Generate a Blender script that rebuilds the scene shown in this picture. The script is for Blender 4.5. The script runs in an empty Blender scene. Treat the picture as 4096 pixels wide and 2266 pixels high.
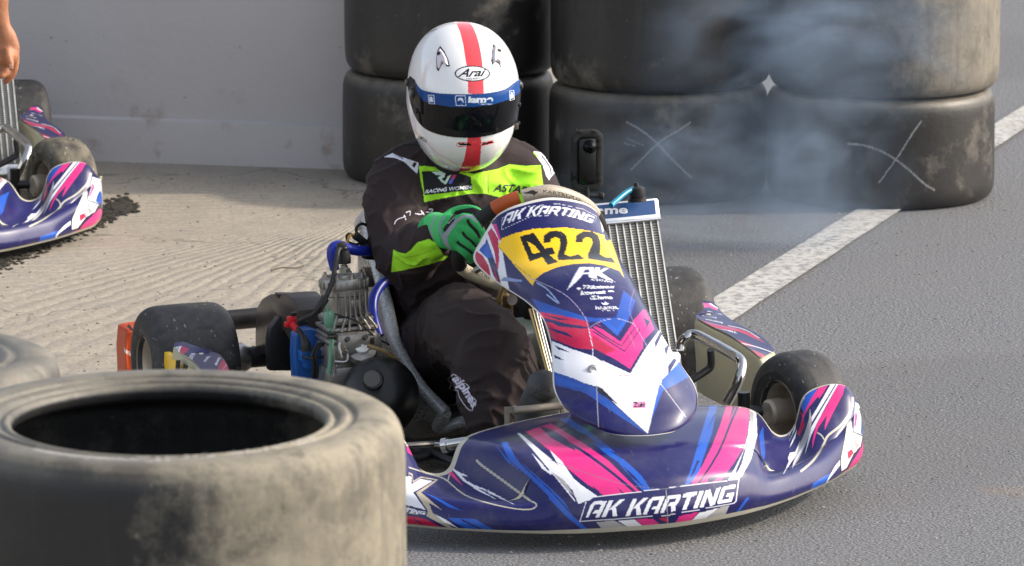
import bpy, bmesh, math, random
import numpy as np
from mathutils import Vector, Matrix, noise
random.seed(7); np.random.seed(7)
R_ = math.radians
scn = bpy.context.scene
COL = scn.collection

# ------------------------------------------------------------------ camera, sky, sun, exposure
CAMH, PITCH = 2.807, R_(9.631)
cd = bpy.data.cameras.new('camera'); cam = bpy.data.objects.new('camera', cd); COL.objects.link(cam)
cam.location = (0, 0, CAMH); cam.rotation_euler = (R_(90) - PITCH, 0, 0)
cd.sensor_width = 36; cd.lens = 15953 / 2576 * 36; cd.clip_start = .5; cd.clip_end = 400
cd.dof.use_dof = True; cd.dof.focus_distance = 13.9; cd.dof.aperture_fstop = 15
scn.camera = cam
w = bpy.data.worlds.new("World"); scn.world = w; w.use_nodes = True
nt = w.node_tree; nt.nodes.clear()
sky = nt.nodes.new('ShaderNodeTexSky'); sky.sky_type = 'NISHITA'; sky.sun_disc = False
SUN_EL, SUN_AZ = R_(33), R_(86)          # azimuth clockwise from +Y
sky.sun_elevation = SUN_EL; sky.sun_rotation = SUN_AZ; sky.dust_density = 3.0; sky.air_density = 1.0
bg = nt.nodes.new('ShaderNodeBackground'); bg.inputs[1].default_value = .15
wo = nt.nodes.new('ShaderNodeOutputWorld')
hz = nt.nodes.new('ShaderNodeHueSaturation'); hz.inputs['Saturation'].default_value = .5; hz.inputs['Value'].default_value = 1.12
nt.links.new(sky.outputs[0], hz.inputs['Color']); nt.links.new(hz.outputs[0], bg.inputs[0]); nt.links.new(bg.outputs[0], wo.inputs[0])
sd = bpy.data.lights.new('sun', 'SUN'); sun = bpy.data.objects.new('sun', sd); COL.objects.link(sun)
sd.energy = 2.0; sd.angle = R_(2.5); sd.color = (1.0, .87, .70)
sdir = Vector((math.sin(SUN_AZ) * math.cos(SUN_EL), math.cos(SUN_AZ) * math.cos(SUN_EL), math.sin(SUN_EL)))
sun.rotation_euler = sdir.to_track_quat('Z', 'Y').to_euler()
vs = scn.view_settings; vs.view_transform = 'Standard'; vs.look = 'None'; vs.gamma = 1; vs.exposure = .72

# ------------------------------------------------------------------ kart frame: x = kart's left, y = to its rear, z = up
TH, RO = R_(18.31), R_(1.168)
M_KART = Matrix.Translation((-.2, 14.781, 0)) @ Matrix.Rotation(TH, 4, 'Z') @ Matrix.Translation((-.6, 0, 0)) @ Matrix.Rotation(-RO, 4, 'Y') @ Matrix.Translation((.6, 0, 0))
MK = np.array(M_KART); MKI = np.linalg.inv(MK)
FS = 15953 * 4096 / 2576
def w2s(P):                       # world metres -> photograph scale used while measuring
    x, y, z = P[:, 0], P[:, 1], P[:, 2] - CAMH
    c, s = math.cos(PITCH), math.sin(PITCH); d = y * c - z * s
    return np.stack([2048 + FS * x / d, 1133 - FS * (y * s + z * c) / d], 1)
def ray(px, py):
    c, s = math.cos(PITCH), math.sin(PITCH); a = (px - 2048) / FS; b = (1133 - py) / FS
    return np.array([a, c + b * s, -s + b * c])
CR = dict(A=(1800,700,.7719),B=(2200,1550,.42105),C=(1600,1700,.35088),D=(3000,1450,.42088),E=(1300,0,.5615),F=(1400,500,.4911),
          G=(1500,1100,.56145),H=(2600,1050,.4212),I=(450,850,.5964),J=(1200,900,.4209),K=(2100,500,.7015),L=(2500,1000,.35088),
          M=(480,1150,.28063),N=(2000,0,.8421),S=(0,0,1),O=(0,0,.73684),Q=(0,1300,.6778),U=(0,550,.5964))
def sp(k, pts):
    x, y, s = CR[k]; return [(x + a * s, y + b * s) for a, b in pts]
def _T(k, a, b, inv, ax):
    (px, py), = sp(k, [(a, b)])
    C = inv[:3, :3] @ np.array([0, 0, CAMH]) + inv[:3, 3]; D = inv[:3, :3] @ ray(px, py)
    i, v = next(iter(ax.items())); i = 'xyz'.index(i)
    return C + (v - C[i]) / D[i] * D
def T(k, a, b, **ax): return _T(k, a, b, MKI, ax)          # measured point -> kart frame, on the plane x/y/z = value
def W(k, a, b, **ax): return _T(k, a, b, np.eye(4), ax)    # measured point -> world

# ------------------------------------------------------------------ colour + material helpers
def hx(h):
    v = [int(h[i:i + 2], 16) / 255 for i in (0, 2, 4)]
    return tuple((c / 12.92 if c <= .04045 else ((c + .055) / 1.055) ** 2.4) for c in v)
MATS = {}
def mat(name, base, rough=.5, metal=0., noise_amp=0., nscale=20., bump=0., bscale=60., coat=0., col2=None, attr=False, **kw):
    if name in MATS: return MATS[name]
    m = bpy.data.materials.new(name); m.use_nodes = True; MATS[name] = m
    n = m.node_tree; L = n.links; b = n.nodes['Principled BSDF']
    if isinstance(base, str): base = hx(base)
    b.inputs['Roughness'].default_value = rough; b.inputs['Metallic'].default_value = metal
    b.inputs['Coat Weight'].default_value = coat; b.inputs['Coat Roughness'].default_value = .06
    for k, v in kw.items(): b.inputs[k.replace('_', ' ')].default_value = v
    tc = n.nodes.new('ShaderNodeTexCoord')
    nz = n.nodes.new('ShaderNodeTexNoise'); nz.inputs['Scale'].default_value = nscale; nz.inputs['Detail'].default_value = 6
    L.new(tc.outputs['Object'], nz.inputs['Vector'])
    mx = n.nodes.new('ShaderNodeMix'); mx.data_type = 'RGBA'
    c2 = hx(col2) if isinstance(col2, str) else (col2 or tuple(min(1, c * (1 + noise_amp)) for c in base))
    c1 = base if col2 else tuple(c * (1 - noise_amp) for c in base)
    mx.inputs[6].default_value = (*c1, 1); mx.inputs[7].default_value = (*c2, 1)
    rp = n.nodes.new('ShaderNodeMapRange'); rp.inputs[1].default_value = .35; rp.inputs[2].default_value = .65
    L.new(nz.outputs[0], rp.inputs[0]); L.new(rp.outputs[0], mx.inputs[0])
    out = mx.outputs[2]
    if attr:
        at = n.nodes.new('ShaderNodeAttribute'); at.attribute_name = 'Col'
        m2 = n.nodes.new('ShaderNodeMix'); m2.data_type = 'RGBA'
        L.new(at.outputs['Alpha'], m2.inputs[0]); L.new(out, m2.inputs[6]); L.new(at.outputs['Color'], m2.inputs[7]); out = m2.outputs[2]
    L.new(out, b.inputs['Base Color'])
    if noise_amp or col2:
        rr = n.nodes.new('ShaderNodeMapRange'); rr.inputs[3].default_value = max(.03, rough - .08); rr.inputs[4].default_value = min(1, rough + .1)
        L.new(nz.outputs[0], rr.inputs[0]); L.new(rr.outputs[0], b.inputs['Roughness'])
    if bump:
        nb = n.nodes.new('ShaderNodeTexNoise'); nb.inputs['Scale'].default_value = bscale; nb.inputs['Detail'].default_value = 8
        L.new(tc.outputs['Object'], nb.inputs['Vector'])
        bp = n.nodes.new('ShaderNodeBump'); bp.inputs['Strength'].default_value = .6; bp.inputs['Distance'].default_value = bump
        L.new(nb.outputs[0], bp.inputs['Height']); L.new(bp.outputs[0], b.inputs['Normal'])
    return m

# ------------------------------------------------------------------ object helpers
def tag(o, label=None, cat=None, group=None, kind=None):
    for k, v in (('label', label), ('category', cat), ('group', group), ('kind', kind)):
        if v: o[k] = v
    return o
def empty(name, M=None):
    o = bpy.data.objects.new(name, None); COL.objects.link(o); o.empty_display_size = .1
    if M is not None: o.matrix_world = M
    return o
def mesh(name, verts, faces, m, parent=None, smooth=True, sharp=None):
    me = bpy.data.meshes.new(name)
    me.from_pydata([tuple(map(float, v)) for v in verts], [], [tuple(map(int, f)) for f in faces]); me.validate()
    for x in (m if isinstance(m, (list, tuple)) else [m]): me.materials.append(x)
    if smooth:
        me.polygons.foreach_set('use_smooth', [True] * len(me.polygons))
        if sharp: me.set_sharp_from_angle(angle=R_(sharp))
    o = bpy.data.objects.new(name, me); COL.objects.link(o)
    if parent: o.parent = parent
    return o
class MB:
    """collects shapes that make up ONE mesh"""
    def __init__(s): s.v = []; s.f = []; s.mi = []; s.cur = 0
    def add(s, v, f):
        n = len(s.v); s.v += [tuple(x) for x in v]; s.f += [tuple(i + n for i in q) for q in f]; s.mi += [s.cur] * len(f); return s
    def tube(s, path, r, seg=12, sub=6, cap=True, flat=None):
        P = spline(path, sub) if sub > 1 and len(path) > 2 else np.array(path, float)
        n = len(P)
        rr = np.full(n, r, float) if np.isscalar(r) else np.interp(np.linspace(0, 1, n), np.linspace(0, 1, len(r)), r)
        tg = np.gradient(P, axis=0); tg /= np.linalg.norm(tg, axis=1)[:, None] + 1e-12
        ref = np.array([0, 0, 1.]) if abs(tg[0][2]) < .9 else np.array([1., 0, 0])
        v = []; a = np.linspace(0, 2 * np.pi, seg, endpoint=False)
        u = np.cross(tg[0], ref); u /= np.linalg.norm(u)
        for i in range(n):
            u = u - tg[i] * (u @ tg[i]); u /= np.linalg.norm(u); w_ = np.cross(tg[i], u)
            k = flat or 1.
            v += list(P[i] + rr[i] * (np.cos(a)[:, None] * u + k * np.sin(a)[:, None] * w_))
        f = [(i * seg + j, i * seg + (j + 1) % seg, (i + 1) * seg + (j + 1) % seg, (i + 1) * seg + j) for i in range(n - 1) for j in range(seg)]
        if cap: f += [tuple(range(seg))[::-1], tuple(range((n - 1) * seg, n * seg))]
        return s.add(v, f)
    def lathe(s, prof, c=(0, 0, 0), axis=(0, 0, 1), seg=48, closed=False, cap=True):
        A = np.array(axis, float); A /= np.linalg.norm(A)
        u = np.cross(A, [0, 0, 1.] if abs(A[2]) < .9 else [1., 0, 0]); u /= np.linalg.norm(u); w_ = np.cross(A, u)
        c = np.array(c, float); a = np.linspace(0, 2 * np.pi, seg, endpoint=False); v = []
        for r, h in prof: v += list(c + h * A + r * (np.cos(a)[:, None] * u + np.sin(a)[:, None] * w_))
        n = len(prof); m_ = n if closed else n - 1
        f = [(i * seg + j, i * seg + (j + 1) % seg, ((i + 1) % n) * seg + (j + 1) % seg, ((i + 1) % n) * seg + j) for i in range(m_) for j in range(seg)]
        if cap and not closed:
            if prof[0][0] > 1e-4: f.append(tuple(range(seg))[::-1])
            if prof[-1][0] > 1e-4: f.append(tuple(range((n - 1) * seg, n * seg)))
        return s.add(v, f)
    def box(s, c, size, rot=None, bev=.0):
        c = np.array(c, float); h = np.array(size, float) / 2; b = min(bev, min(h) * .9)
        Rm = np.eye(3) if rot is None else np.array(rot)
        if b <= 0:
            v = [np.array([x, y, z]) * h for x in (-1, 1) for y in (-1, 1) for z in (-1, 1)]
            f = [(0, 1, 3, 2), (4, 6, 7, 5), (0, 4, 5, 1), (2, 3, 7, 6), (0, 2, 6, 4), (1, 5, 7, 3)]
        else:
            bm = bmesh.new(); bmesh.ops.create_cube(bm, size=2)
            for q in bm.verts: q.co = Vector(np.array(q.co) * h)
            bmesh.ops.bevel(bm, geom=bm.edges[:], offset=b, segments=2, profile=.5, affect='EDGES')
            bm.verts.index_update(); v = [np.array(q.co) for q in bm.verts]; f = [[q.index for q in fc.verts] for fc in bm.faces]; bm.free()
        return s.add([c + Rm @ q for q in v], f)
    def prism(s, pts, off, taper=1.):
        """closed outline of 3D points extruded by the vector off"""
        P = np.array(pts, float); n = len(P); c = P.mean(0); Q = c + (P - c) * taper + np.array(off)
        f = [tuple(range(n)), tuple(range(2 * n - 1, n - 1, -1))] + [(i, i + n, (i + 1) % n + n, (i + 1) % n) for i in range(n)]
        return s.add(list(P) + list(Q), f)
    def build(s, name, m, parent=None, smooth=True, sharp=35, bevel=0):
        o = mesh(name, s.v, s.f, m, parent, smooth, None)
        if len(o.data.polygons) == len(s.mi) and isinstance(m, (list, tuple)): o.data.polygons.foreach_set('material_index', s.mi)
        bm = bmesh.new(); bm.from_mesh(o.data); bmesh.ops.recalc_face_normals(bm, faces=bm.faces)
        if bevel:
            es = [e for e in bm.edges if len(e.link_faces) == 2 and e.calc_face_angle() > R_(35)]
            bmesh.ops.bevel(bm, geom=es, offset=bevel, segments=2, profile=.6, affect='EDGES', clamp_overlap=True)
        bm.to_mesh(o.data); bm.free()
        if smooth:
            o.data.polygons.foreach_set('use_smooth', [True] * len(o.data.polygons)); o.data.set_sharp_from_angle(angle=R_(sharp))
        return o
def spline(P, sub=6, closed=False):
    P = np.array(P, float); n = len(P)
    if closed: Q = np.concatenate([P[-1:], P, P[:2]]); segs = n
    else: Q = np.concatenate([2 * P[:1] - P[1:2], P, 2 * P[-1:] - P[-2:-1]]); segs = n - 1
    out = []
    for i in range(segs):
        p0, p1, p2, p3 = Q[i:i + 4]
        for t in np.linspace(0, 1, sub, endpoint=False):
            out.append(.5 * (2 * p1 + (p2 - p0) * t + (2 * p0 - 5 * p1 + 4 * p2 - p3) * t * t + (3 * p1 - p0 - 3 * p2 + p3) * t ** 3))
    if not closed: out.append(P[-1])
    return np.array(out)
def cr1(P, n):
    """Catmull-Rom resample of an array of knots along axis 0 to n samples"""
    P = np.array(P, float); k = len(P) - 1; Q = np.concatenate([2 * P[:1] - P[1:2], P, 2 * P[-1:] - P[-2:-1]])
    t = np.linspace(0, k, n); i = np.minimum(t.astype(int), k - 1); f = (t - i).reshape((-1,) + (1,) * (P.ndim - 1))
    p0, p1, p2, p3 = Q[i], Q[i + 1], Q[i + 2], Q[i + 3]
    return .5 * (2 * p1 + (p2 - p0) * f + (2 * p0 - 5 * p1 + 4 * p2 - p3) * f * f + (3 * p1 - p0 - 3 * p2 + p3) * f ** 3)
def arc(C, n, axis=0):
    """resample a fine grid evenly by the longest path length along an axis"""
    A = C if axis == 0 else C.transpose(1, 0, 2)
    d = np.linalg.norm(np.diff(A, axis=0), axis=2); d = d.max(1) * .6 + d.mean(1) * .4; s = np.r_[0, np.cumsum(d)]; s /= s[-1]
    t = np.interp(np.linspace(0, 1, n), s, np.arange(len(s))); i = np.minimum(t.astype(int), len(s) - 2); f = (t - i)[:, None, None]
    B = A[i] * (1 - f) + A[i + 1] * f; return B if axis == 0 else B.transpose(1, 0, 2)
def grid(C, nr, nc):
    G = cr1(C, nr); return cr1(G.transpose(1, 0, 2), nc).transpose(1, 0, 2)
def gnormals(G):
    du = np.gradient(G, axis=0); dv = np.gradient(G, axis=1); n = np.cross(du, dv)
    return n / (np.linalg.norm(n, axis=2)[..., None] + 1e-12)
def shell(name, G, th, mats_, parent, flip=1):
    """thick sheet: painted outside (slot 0), plain back and edge (slot 1)"""
    nr, nc = G.shape[:2]; N = gnormals(G) * flip
    v = np.concatenate([G.reshape(-1, 3), (G - N * th).reshape(-1, 3)]); f = []; o_ = nr * nc
    idx = np.arange(nr * nc).reshape(nr, nc)
    a = np.stack([idx[:-1, :-1], idx[:-1, 1:], idx[1:, 1:], idx[1:, :-1]], -1).reshape(-1, 4)
    if flip < 0: a = a[:, ::-1]
    b = a[:, ::-1] + o_
    loop = np.concatenate([idx[0, :], idx[1:, -1], idx[-1, -2::-1], idx[-2:0:-1, 0]]); l2 = np.roll(loop, -1)
    e = np.stack([loop, loop + o_, l2 + o_, l2], -1)
    if flip < 0: e = e[:, ::-1]
    F = np.concatenate([a, b, e])
    me = bpy.data.meshes.new(name); me.vertices.add(len(v)); me.vertices.foreach_set('co', v.ravel())
    me.loops.add(F.size); me.loops.foreach_set('vertex_index', F.ravel().astype(np.int32))
    me.polygons.add(len(F)); me.polygons.foreach_set('loop_start', np.arange(0, F.size, 4, dtype=np.int32))
    for x in mats_: me.materials.append(x)
    me.update(calc_edges=True)
    me.polygons.foreach_set('material_index', np.concatenate([np.zeros(len(a)), np.ones(len(b) + len(e))]).astype(np.int32))
    me.polygons.foreach_set('use_smooth', np.concatenate([np.ones(len(a) + len(b)), np.zeros(len(e))]).astype(bool))
    o = bpy.data.objects.new(name, me); COL.objects.link(o); o.parent = parent
    return o

# ------------------------------------------------------------------ livery: artwork polygons dyed into a dense mesh
def inside(P, poly):
    poly = np.asarray(poly, float); r = np.zeros(len(P), bool)
    x0, y0 = poly.min(0); x1, y1 = poly.max(0)
    m = np.where((P[:, 0] >= x0) & (P[:, 0] <= x1) & (P[:, 1] >= y0) & (P[:, 1] <= y1))[0]
    if not len(m): return r
    x, y = P[m, 0], P[m, 1]; c = np.zeros(len(m), bool); q = np.roll(poly, 1, 0)
    for (xi, yi), (xj, yj) in zip(poly, q):
        if yi != yj: c ^= ((yi > y) != (yj > y)) & (x < (xj - xi) * (y - yi) / (yj - yi) + xi)
    r[m] = c; return r
_gl = {}
def glyph(s, bold=.0, shear=0.):
    k = (s, bold, shear)
    if k not in _gl:
        c = bpy.data.curves.new('t', 'FONT'); c.body = s; c.offset = bold; c.shear = shear; c.resolution_u = 4
        o = bpy.data.objects.new('t', c); COL.objects.link(o); dg = bpy.context.evaluated_depsgraph_get(); dg.update()
        me = o.evaluated_get(dg).to_mesh(); me.calc_loop_triangles()
        v = np.array([x.co[:2] for x in me.vertices]); t = np.array([x.vertices[:] for x in me.loop_triangles])
        o.evaluated_get(dg).to_mesh_clear(); bpy.data.objects.remove(o); bpy.data.curves.remove(c)
        v = (v - v.min(0)) / (v.max(0) - v.min(0)); _gl[k] = v[t]
    return _gl[k]
def text(s, top, bot, color, k='S', bold=.02, shear=0.):
    """lettering stretched between an upper and a lower guide line (left to right)"""
    t = glyph(s, bold, shear); A = np.array(sp(k, top)); B = np.array(sp(k, bot))
    def on(L, u):
        d = np.r_[0, np.cumsum(np.linalg.norm(np.diff(L, axis=0), axis=1))]; d /= d[-1]
        return np.stack([np.interp(u, d, L[:, 0]), np.interp(u, d, L[:, 1])], -1)
    u, v = t[..., 0], t[..., 1]
    return ('tris', on(B, u) * (1 - v)[..., None] + on(A, u) * v[..., None], color)
BLK = dict(A=(1, [[(0, 0), (.27, 0), (.27, .8), (.16, 1), (0, .8)], [(.05, .8), (.16, 1), (1, 1), (1, .78)], [(.74, 0), (1, 0), (1, 1), (.74, 1)], [(.42, .24), (.8, .24), (.8, .44), (.5, .44)], [(.0, .7), (.27, .7), (.27, .82), (.06, .9)]]),
 K=(1, [[(0, 0), (.28, 0), (.28, 1), (0, 1)], [(.25, .40), (.52, .40), (1.04, 1), (.70, 1)], [(.40, .60), (.62, .62), (1.04, 0), (.72, 0)]]),
 R=(1, [[(0, 0), (.27, 0), (.27, .8), (0, .8)], [(0, .78), (0, .88), (.1, 1), (.9, 1), (1, .88), (1, .78)], [(.74, .45), (1, .55), (1, .9), (.74, .9)], [(.3, .36), (.9, .36), (1, .56), (.4, .56)], [(.52, .44), (.80, .44), (1.02, 0), (.74, 0)]]),
 T=(.92, [[(0, .78), (1, .78), (1, 1), (0, 1)], [(.36, 0), (.66, 0), (.66, 1), (.36, 1)]]), I=(.3, [[(0, 0), (1, 0), (1, 1), (0, 1)]]),
 N=(1, [[(0, 0), (.27, 0), (.27, 1), (0, 1)], [(.73, 0), (1, 0), (1, 1), (.73, 1)], [(0, 1), (.30, 1), (1, 0), (.70, 0)]]),
 G=(1, [[(0, .1), (.27, .1), (.27, .9), (0, .9)], [(0, .88), (.1, 1), (1, 1), (1, .78), (0, .78)], [(0, .12), (.1, 0), (1, 0), (1, .22), (0, .22)], [(.74, 0), (1, 0), (1, .52), (.74, .52)], [(.46, .34), (1, .34), (1, .54), (.52, .54)]]))
def block(s, top, bot, color, k='S', slant=.22, gap=.13):
    """square-cut racing capitals between two guide lines"""
    x = 0; out = []; tot = sum((.45 if c == ' ' else BLK[c][0] + gap) for c in s) - gap
    for c in s:
        if c == ' ': x += .45; continue
        w_, ps = BLK[c]
        for p in ps:
            q = [((x + a * w_) / tot, b) for a, b in p]; out += [(q[0], q[i], q[i + 1]) for i in range(1, len(q) - 1)]
        x += w_ + gap
    t = np.array(out); t[..., 0] += (t[..., 1] - .5) * slant / tot; _gl[('blk', s)] = t
    A = np.array(sp(k, top)); B = np.array(sp(k, bot))
    def on(L, u):
        d = np.r_[0, np.cumsum(np.linalg.norm(np.diff(L, axis=0), axis=1))]; d /= d[-1]; u = np.clip(u, 0, 1)
        return np.stack([np.interp(u, d, L[:, 0]), np.interp(u, d, L[:, 1])], -1)
    u, v = t[..., 0], t[..., 1]; return ('tris', on(B, u) * (1 - v)[..., None] + on(A, u) * v[..., None], color)
def pl(k, color, *pts, smooth=0):
    P = sp(k, pts)
    if smooth: P = spline(P, smooth, True)
    return ('poly', P, color)
def line(k, color, wd, pts, smooth=5):
    P = np.array(sp(k, pts)); P = spline(P, smooth) if len(P) > 2 and smooth > 1 else P
    t = np.gradient(P, axis=0); t /= np.linalg.norm(t, axis=1)[:, None] + 1e-9; n = np.stack([-t[:, 1], t[:, 0]], 1) * wd / 2
    return ('poly', np.concatenate([P + n, (P - n)[::-1]]), color)
def paint(o, layers, base=None, M=None, mirror_x=None, facing=False, alpha0=1.):
    me = o.data; n = len(me.vertices); co = np.empty(n * 3); me.vertices.foreach_get('co', co); co = co.reshape(-1, 3)
    if mirror_x is not None:
        co = co.copy(); m = co[:, 0] < mirror_x; co[m, 0] *= -1
    MM = MK if M is None else np.array(M)
    wco = co @ MM[:3, :3].T + MM[:3, 3]; P = w2s(wco)
    ok = np.ones(n, bool)
    if facing:
        nr = np.empty(n * 3); me.vertices.foreach_get('normal', nr); nr = nr.reshape(-1, 3) @ MM[:3, :3].T
        ok = (nr * (np.array([0, 0, CAMH]) - wco)).sum(1) > 0
    C = np.zeros((n, 4)); C[:, 3] = alpha0
    if base is not None: C[:, :3] = hx(base) if isinstance(base, str) else base
    for kind, g, c in layers:
        c = hx(c) if isinstance(c, str) else c
        if kind == 'poly': sel = inside(P, g)
        elif kind == 'fn': sel = g(co, P)
        else:
            sel = np.zeros(n, bool); x0, y0 = g.reshape(-1, 2).min(0); x1, y1 = g.reshape(-1, 2).max(0)
            m = np.where((P[:, 0] >= x0) & (P[:, 0] <= x1) & (P[:, 1] >= y0) & (P[:, 1] <= y1))[0]; Q = P[m]; c_ = np.zeros(len(m), bool)
            for a, b, d in g:
                e = lambda p, q: (q[0] - p[0]) * (Q[:, 1] - p[1]) - (q[1] - p[1]) * (Q[:, 0] - p[0])
                s1, s2, s3 = e(a, b) >= 0, e(b, d) >= 0, e(d, a) >= 0
                c_ |= (s1 == s2) & (s2 == s3)
            sel[m] = c_
        if kind != 'fn': sel &= ok
        C[sel, :3] = c; C[sel, 3] = 1
    a = me.color_attributes.new('Col', 'FLOAT_COLOR', 'POINT'); a.data.foreach_set('color', C.ravel())
    return o

# ------------------------------------------------------------------ shared materials
def flecks(m, scale, lo, col):
    n = m.node_tree; L = n.links; b = n.nodes['Principled BSDF']; src = b.inputs['Base Color'].links[0].from_socket
    tc = n.nodes.new('ShaderNodeTexCoord'); mp = n.nodes.new('ShaderNodeMapping'); mp.inputs['Scale'].default_value = (1, .45, .45); L.new(tc.outputs['Object'], mp.inputs[0])
    nz = n.nodes.new('ShaderNodeTexNoise'); nz.inputs['Scale'].default_value = scale; nz.inputs['Detail'].default_value = 1.5; L.new(mp.outputs[0], nz.inputs['Vector'])
    r = n.nodes.new('ShaderNodeMapRange'); r.inputs[1].default_value = lo; r.inputs[2].default_value = lo + .02; L.new(nz.outputs[0], r.inputs[0])
    x = n.nodes.new('ShaderNodeMix'); x.data_type = 'RGBA'; L.new(r.outputs[0], x.inputs[0]); L.new(src, x.inputs[6]); x.inputs[7].default_value = (*col, 1); L.new(x.outputs[2], b.inputs['Base Color'])
RUB = mat('slick_rubber', (.014, .014, .016), .55, noise_amp=.35, nscale=30, bump=.0015, bscale=90)
KRUB = mat('kart_tyre_rubber', (.022, .022, .024), .62, nscale=45, col2=(.05, .049, .048), bump=.001, bscale=160)
flecks(KRUB, 130, .70, (.20, .20, .19))
CREAM = mat('raw_plastic', 'c9c4a8', .45, noise_amp=.06, nscale=8)
WHEDGE = mat('white_edge', 'd8d6cf', .4, noise_amp=.05)
LIV = mat('livery_vinyl', 'ffffff', .36, coat=.5, attr=True)
LIV.node_tree.nodes['Principled BSDF'].inputs['Specular IOR Level'].default_value = .32
def grime(m, amt, col, scale=5):
    n = m.node_tree; L = n.links; b = n.nodes['Principled BSDF']; src = b.inputs['Base Color'].links[0].from_socket
    tc = n.nodes.new('ShaderNodeTexCoord'); a = n.nodes.new('ShaderNodeTexNoise'); a.inputs['Scale'].default_value = scale; a.inputs['Detail'].default_value = 9; a.inputs['Roughness'].default_value = .72; L.new(tc.outputs['Object'], a.inputs['Vector'])
    mp = n.nodes.new('ShaderNodeMapping'); mp.inputs['Scale'].default_value = (90, 9, 30); mp.inputs['Rotation'].default_value = (.3, .2, .9); L.new(tc.outputs['Object'], mp.inputs[0])
    s = n.nodes.new('ShaderNodeTexNoise'); s.inputs['Scale'].default_value = 1; s.inputs['Detail'].default_value = 3; L.new(mp.outputs[0], s.inputs['Vector'])
    r1 = n.nodes.new('ShaderNodeMapRange'); r1.inputs[1].default_value = .48; r1.inputs[2].default_value = .70; r1.inputs[4].default_value = amt; L.new(a.outputs[0], r1.inputs[0])
    r2 = n.nodes.new('ShaderNodeMapRange'); r2.inputs[1].default_value = .68; r2.inputs[2].default_value = .72; r2.inputs[4].default_value = amt * 1.1; L.new(s.outputs[0], r2.inputs[0])
    mx = n.nodes.new('ShaderNodeMath'); mx.operation = 'MAXIMUM'; L.new(r1.outputs[0], mx.inputs[0]); L.new(r2.outputs[0], mx.inputs[1])
    x = n.nodes.new('ShaderNodeMix'); x.data_type = 'RGBA'; L.new(mx.outputs[0], x.inputs[0]); L.new(src, x.inputs[6]); x.inputs[7].default_value = (*col, 1); L.new(x.outputs[2], b.inputs['Base Color'])
    rr = n.nodes.new('ShaderNodeMapRange'); rr.inputs[3].default_value = .04; rr.inputs[4].default_value = .22; L.new(a.outputs[0], rr.inputs[0]); L.new(rr.outputs[0], b.inputs['Coat Roughness'])
grime(LIV, .16, (.30, .27, .23))
CHROME = mat('chrome', (.62, .61, .60), .12, 1., noise_amp=.06)
STEEL = mat('steel', (.42, .41, .40), .32, 1., noise_amp=.15)
ALU = mat('cast_aluminium', (.36, .34, .315), .42, .75, noise_amp=.12, nscale=60, bump=.0006, bscale=300)
RIM = mat('bronze_alloy', (.55, .47, .38), .45, .45, noise_amp=.12)
BLACK = mat('black_plastic', (.013, .013, .014), .38, noise_amp=.3)
MBLACK = mat('matt_black', (.012, .012, .013), .75, noise_amp=.4)
BRONZEB = mat('smoked_cover', (.055, .044, .036), .3, noise_amp=.3, nscale=6)
BLUE = mat('blue_silicone', '1d2f9a', .35, noise_amp=.08)
BLUE2 = mat('blue_plastic', '1458a8', .4, noise_amp=.12)
CABLE = mat('cable', (.01, .01, .011), .5)
RED = mat('red_plastic', 'd01522', .4)
ORANGE = mat('orange_plastic', 'c4491c', .45, noise_amp=.08, attr=True)
AMBER = mat('amber_hose', (.32, .22, .09), .2, Transmission_Weight=.35)
FIBRE = mat('silver_fibreglass', (.33, .33, .31), .28, .55, noise_amp=.35, nscale=140)
SUIT = mat('race_suit', 'ffffff', .8, attr=True, bump=.0006, bscale=700)
GLOVE = mat('glove_fabric', 'ffffff', .8, attr=True, bump=.0005, bscale=500)
HELM = mat('helmet_lacquer', 'ffffff', .16, coat=.9, attr=True)
VISOR = mat('dark_visor', (.006, .007, .009), .09, attr=True, IOR=1.3)
TANK = mat('milky_tank', (.62, .66, .60), .4, Subsurface_Weight=.3)
# ================================================================== THE KART (built in its own frame)
kart = empty('racing_kart', M_KART)
tag(kart, 'glossy navy, pink and white racing kart carrying number 422 and a driver in the foreground', 'racing kart', 'racing karts in the same livery')
NAVY, NAVY2, BL, PK, PK2, WH, GR, YE = '111156', '0a0a2a', '1455bc', 'd8267f', 'b80f45', 'e4e6ee', 'a9a6a6', 'ffcc00'

# ---- nose fairing: columns run from the centre outward, rows from the rear edge over the ridge to the lower lip
cols = [  # front point (x, y), bottom z ; rear edge point ; heights of two inner rows, the ridge, the face
 ((0, -1.695), .028, (0, -1.20, .200), .207, .188, .150, .100),
 ((.10, -1.675), .029, (.15, -1.21, .198), .204, .184, .148, .098),
 ((.18, -1.645), .030, (.30, -1.245, .192), .195, .175, .138, .095),
 ((.225, -1.622), .031, (.355, -1.28, .180), .178, .155, .120, .088),
 ((.262, -1.60), .032, (.388, -1.30, .136), .108, .094, .098, .078),
 ((.33, -1.555), .034, (.42, -1.288, .126), .092, .080, .096, .074),
 ((.40, -1.50), .036, (.452, -1.262, .142), .100, .082, .100, .074),
 ((.46, -1.45), .038, (.478, -1.25, .200), .138, .098, .108, .076),
 ((.53, -1.375), .040, (.53, -1.245, .220), .175, .128, .125, .084),
 ((.588, -1.31), .043, (.580, -1.24, .214), .196, .160, .146, .094),
 ((.618, -1.25), .046, (.608, -1.215, .182), .176, .162, .150, .100),
 ((.634, -1.19), .050, (.634, -1.16, .158), .154, .150, .140, .100),
 ((.645, -1.11), .054, (.650, -1.09, .150), .148, .144, .134, .100)]
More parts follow.
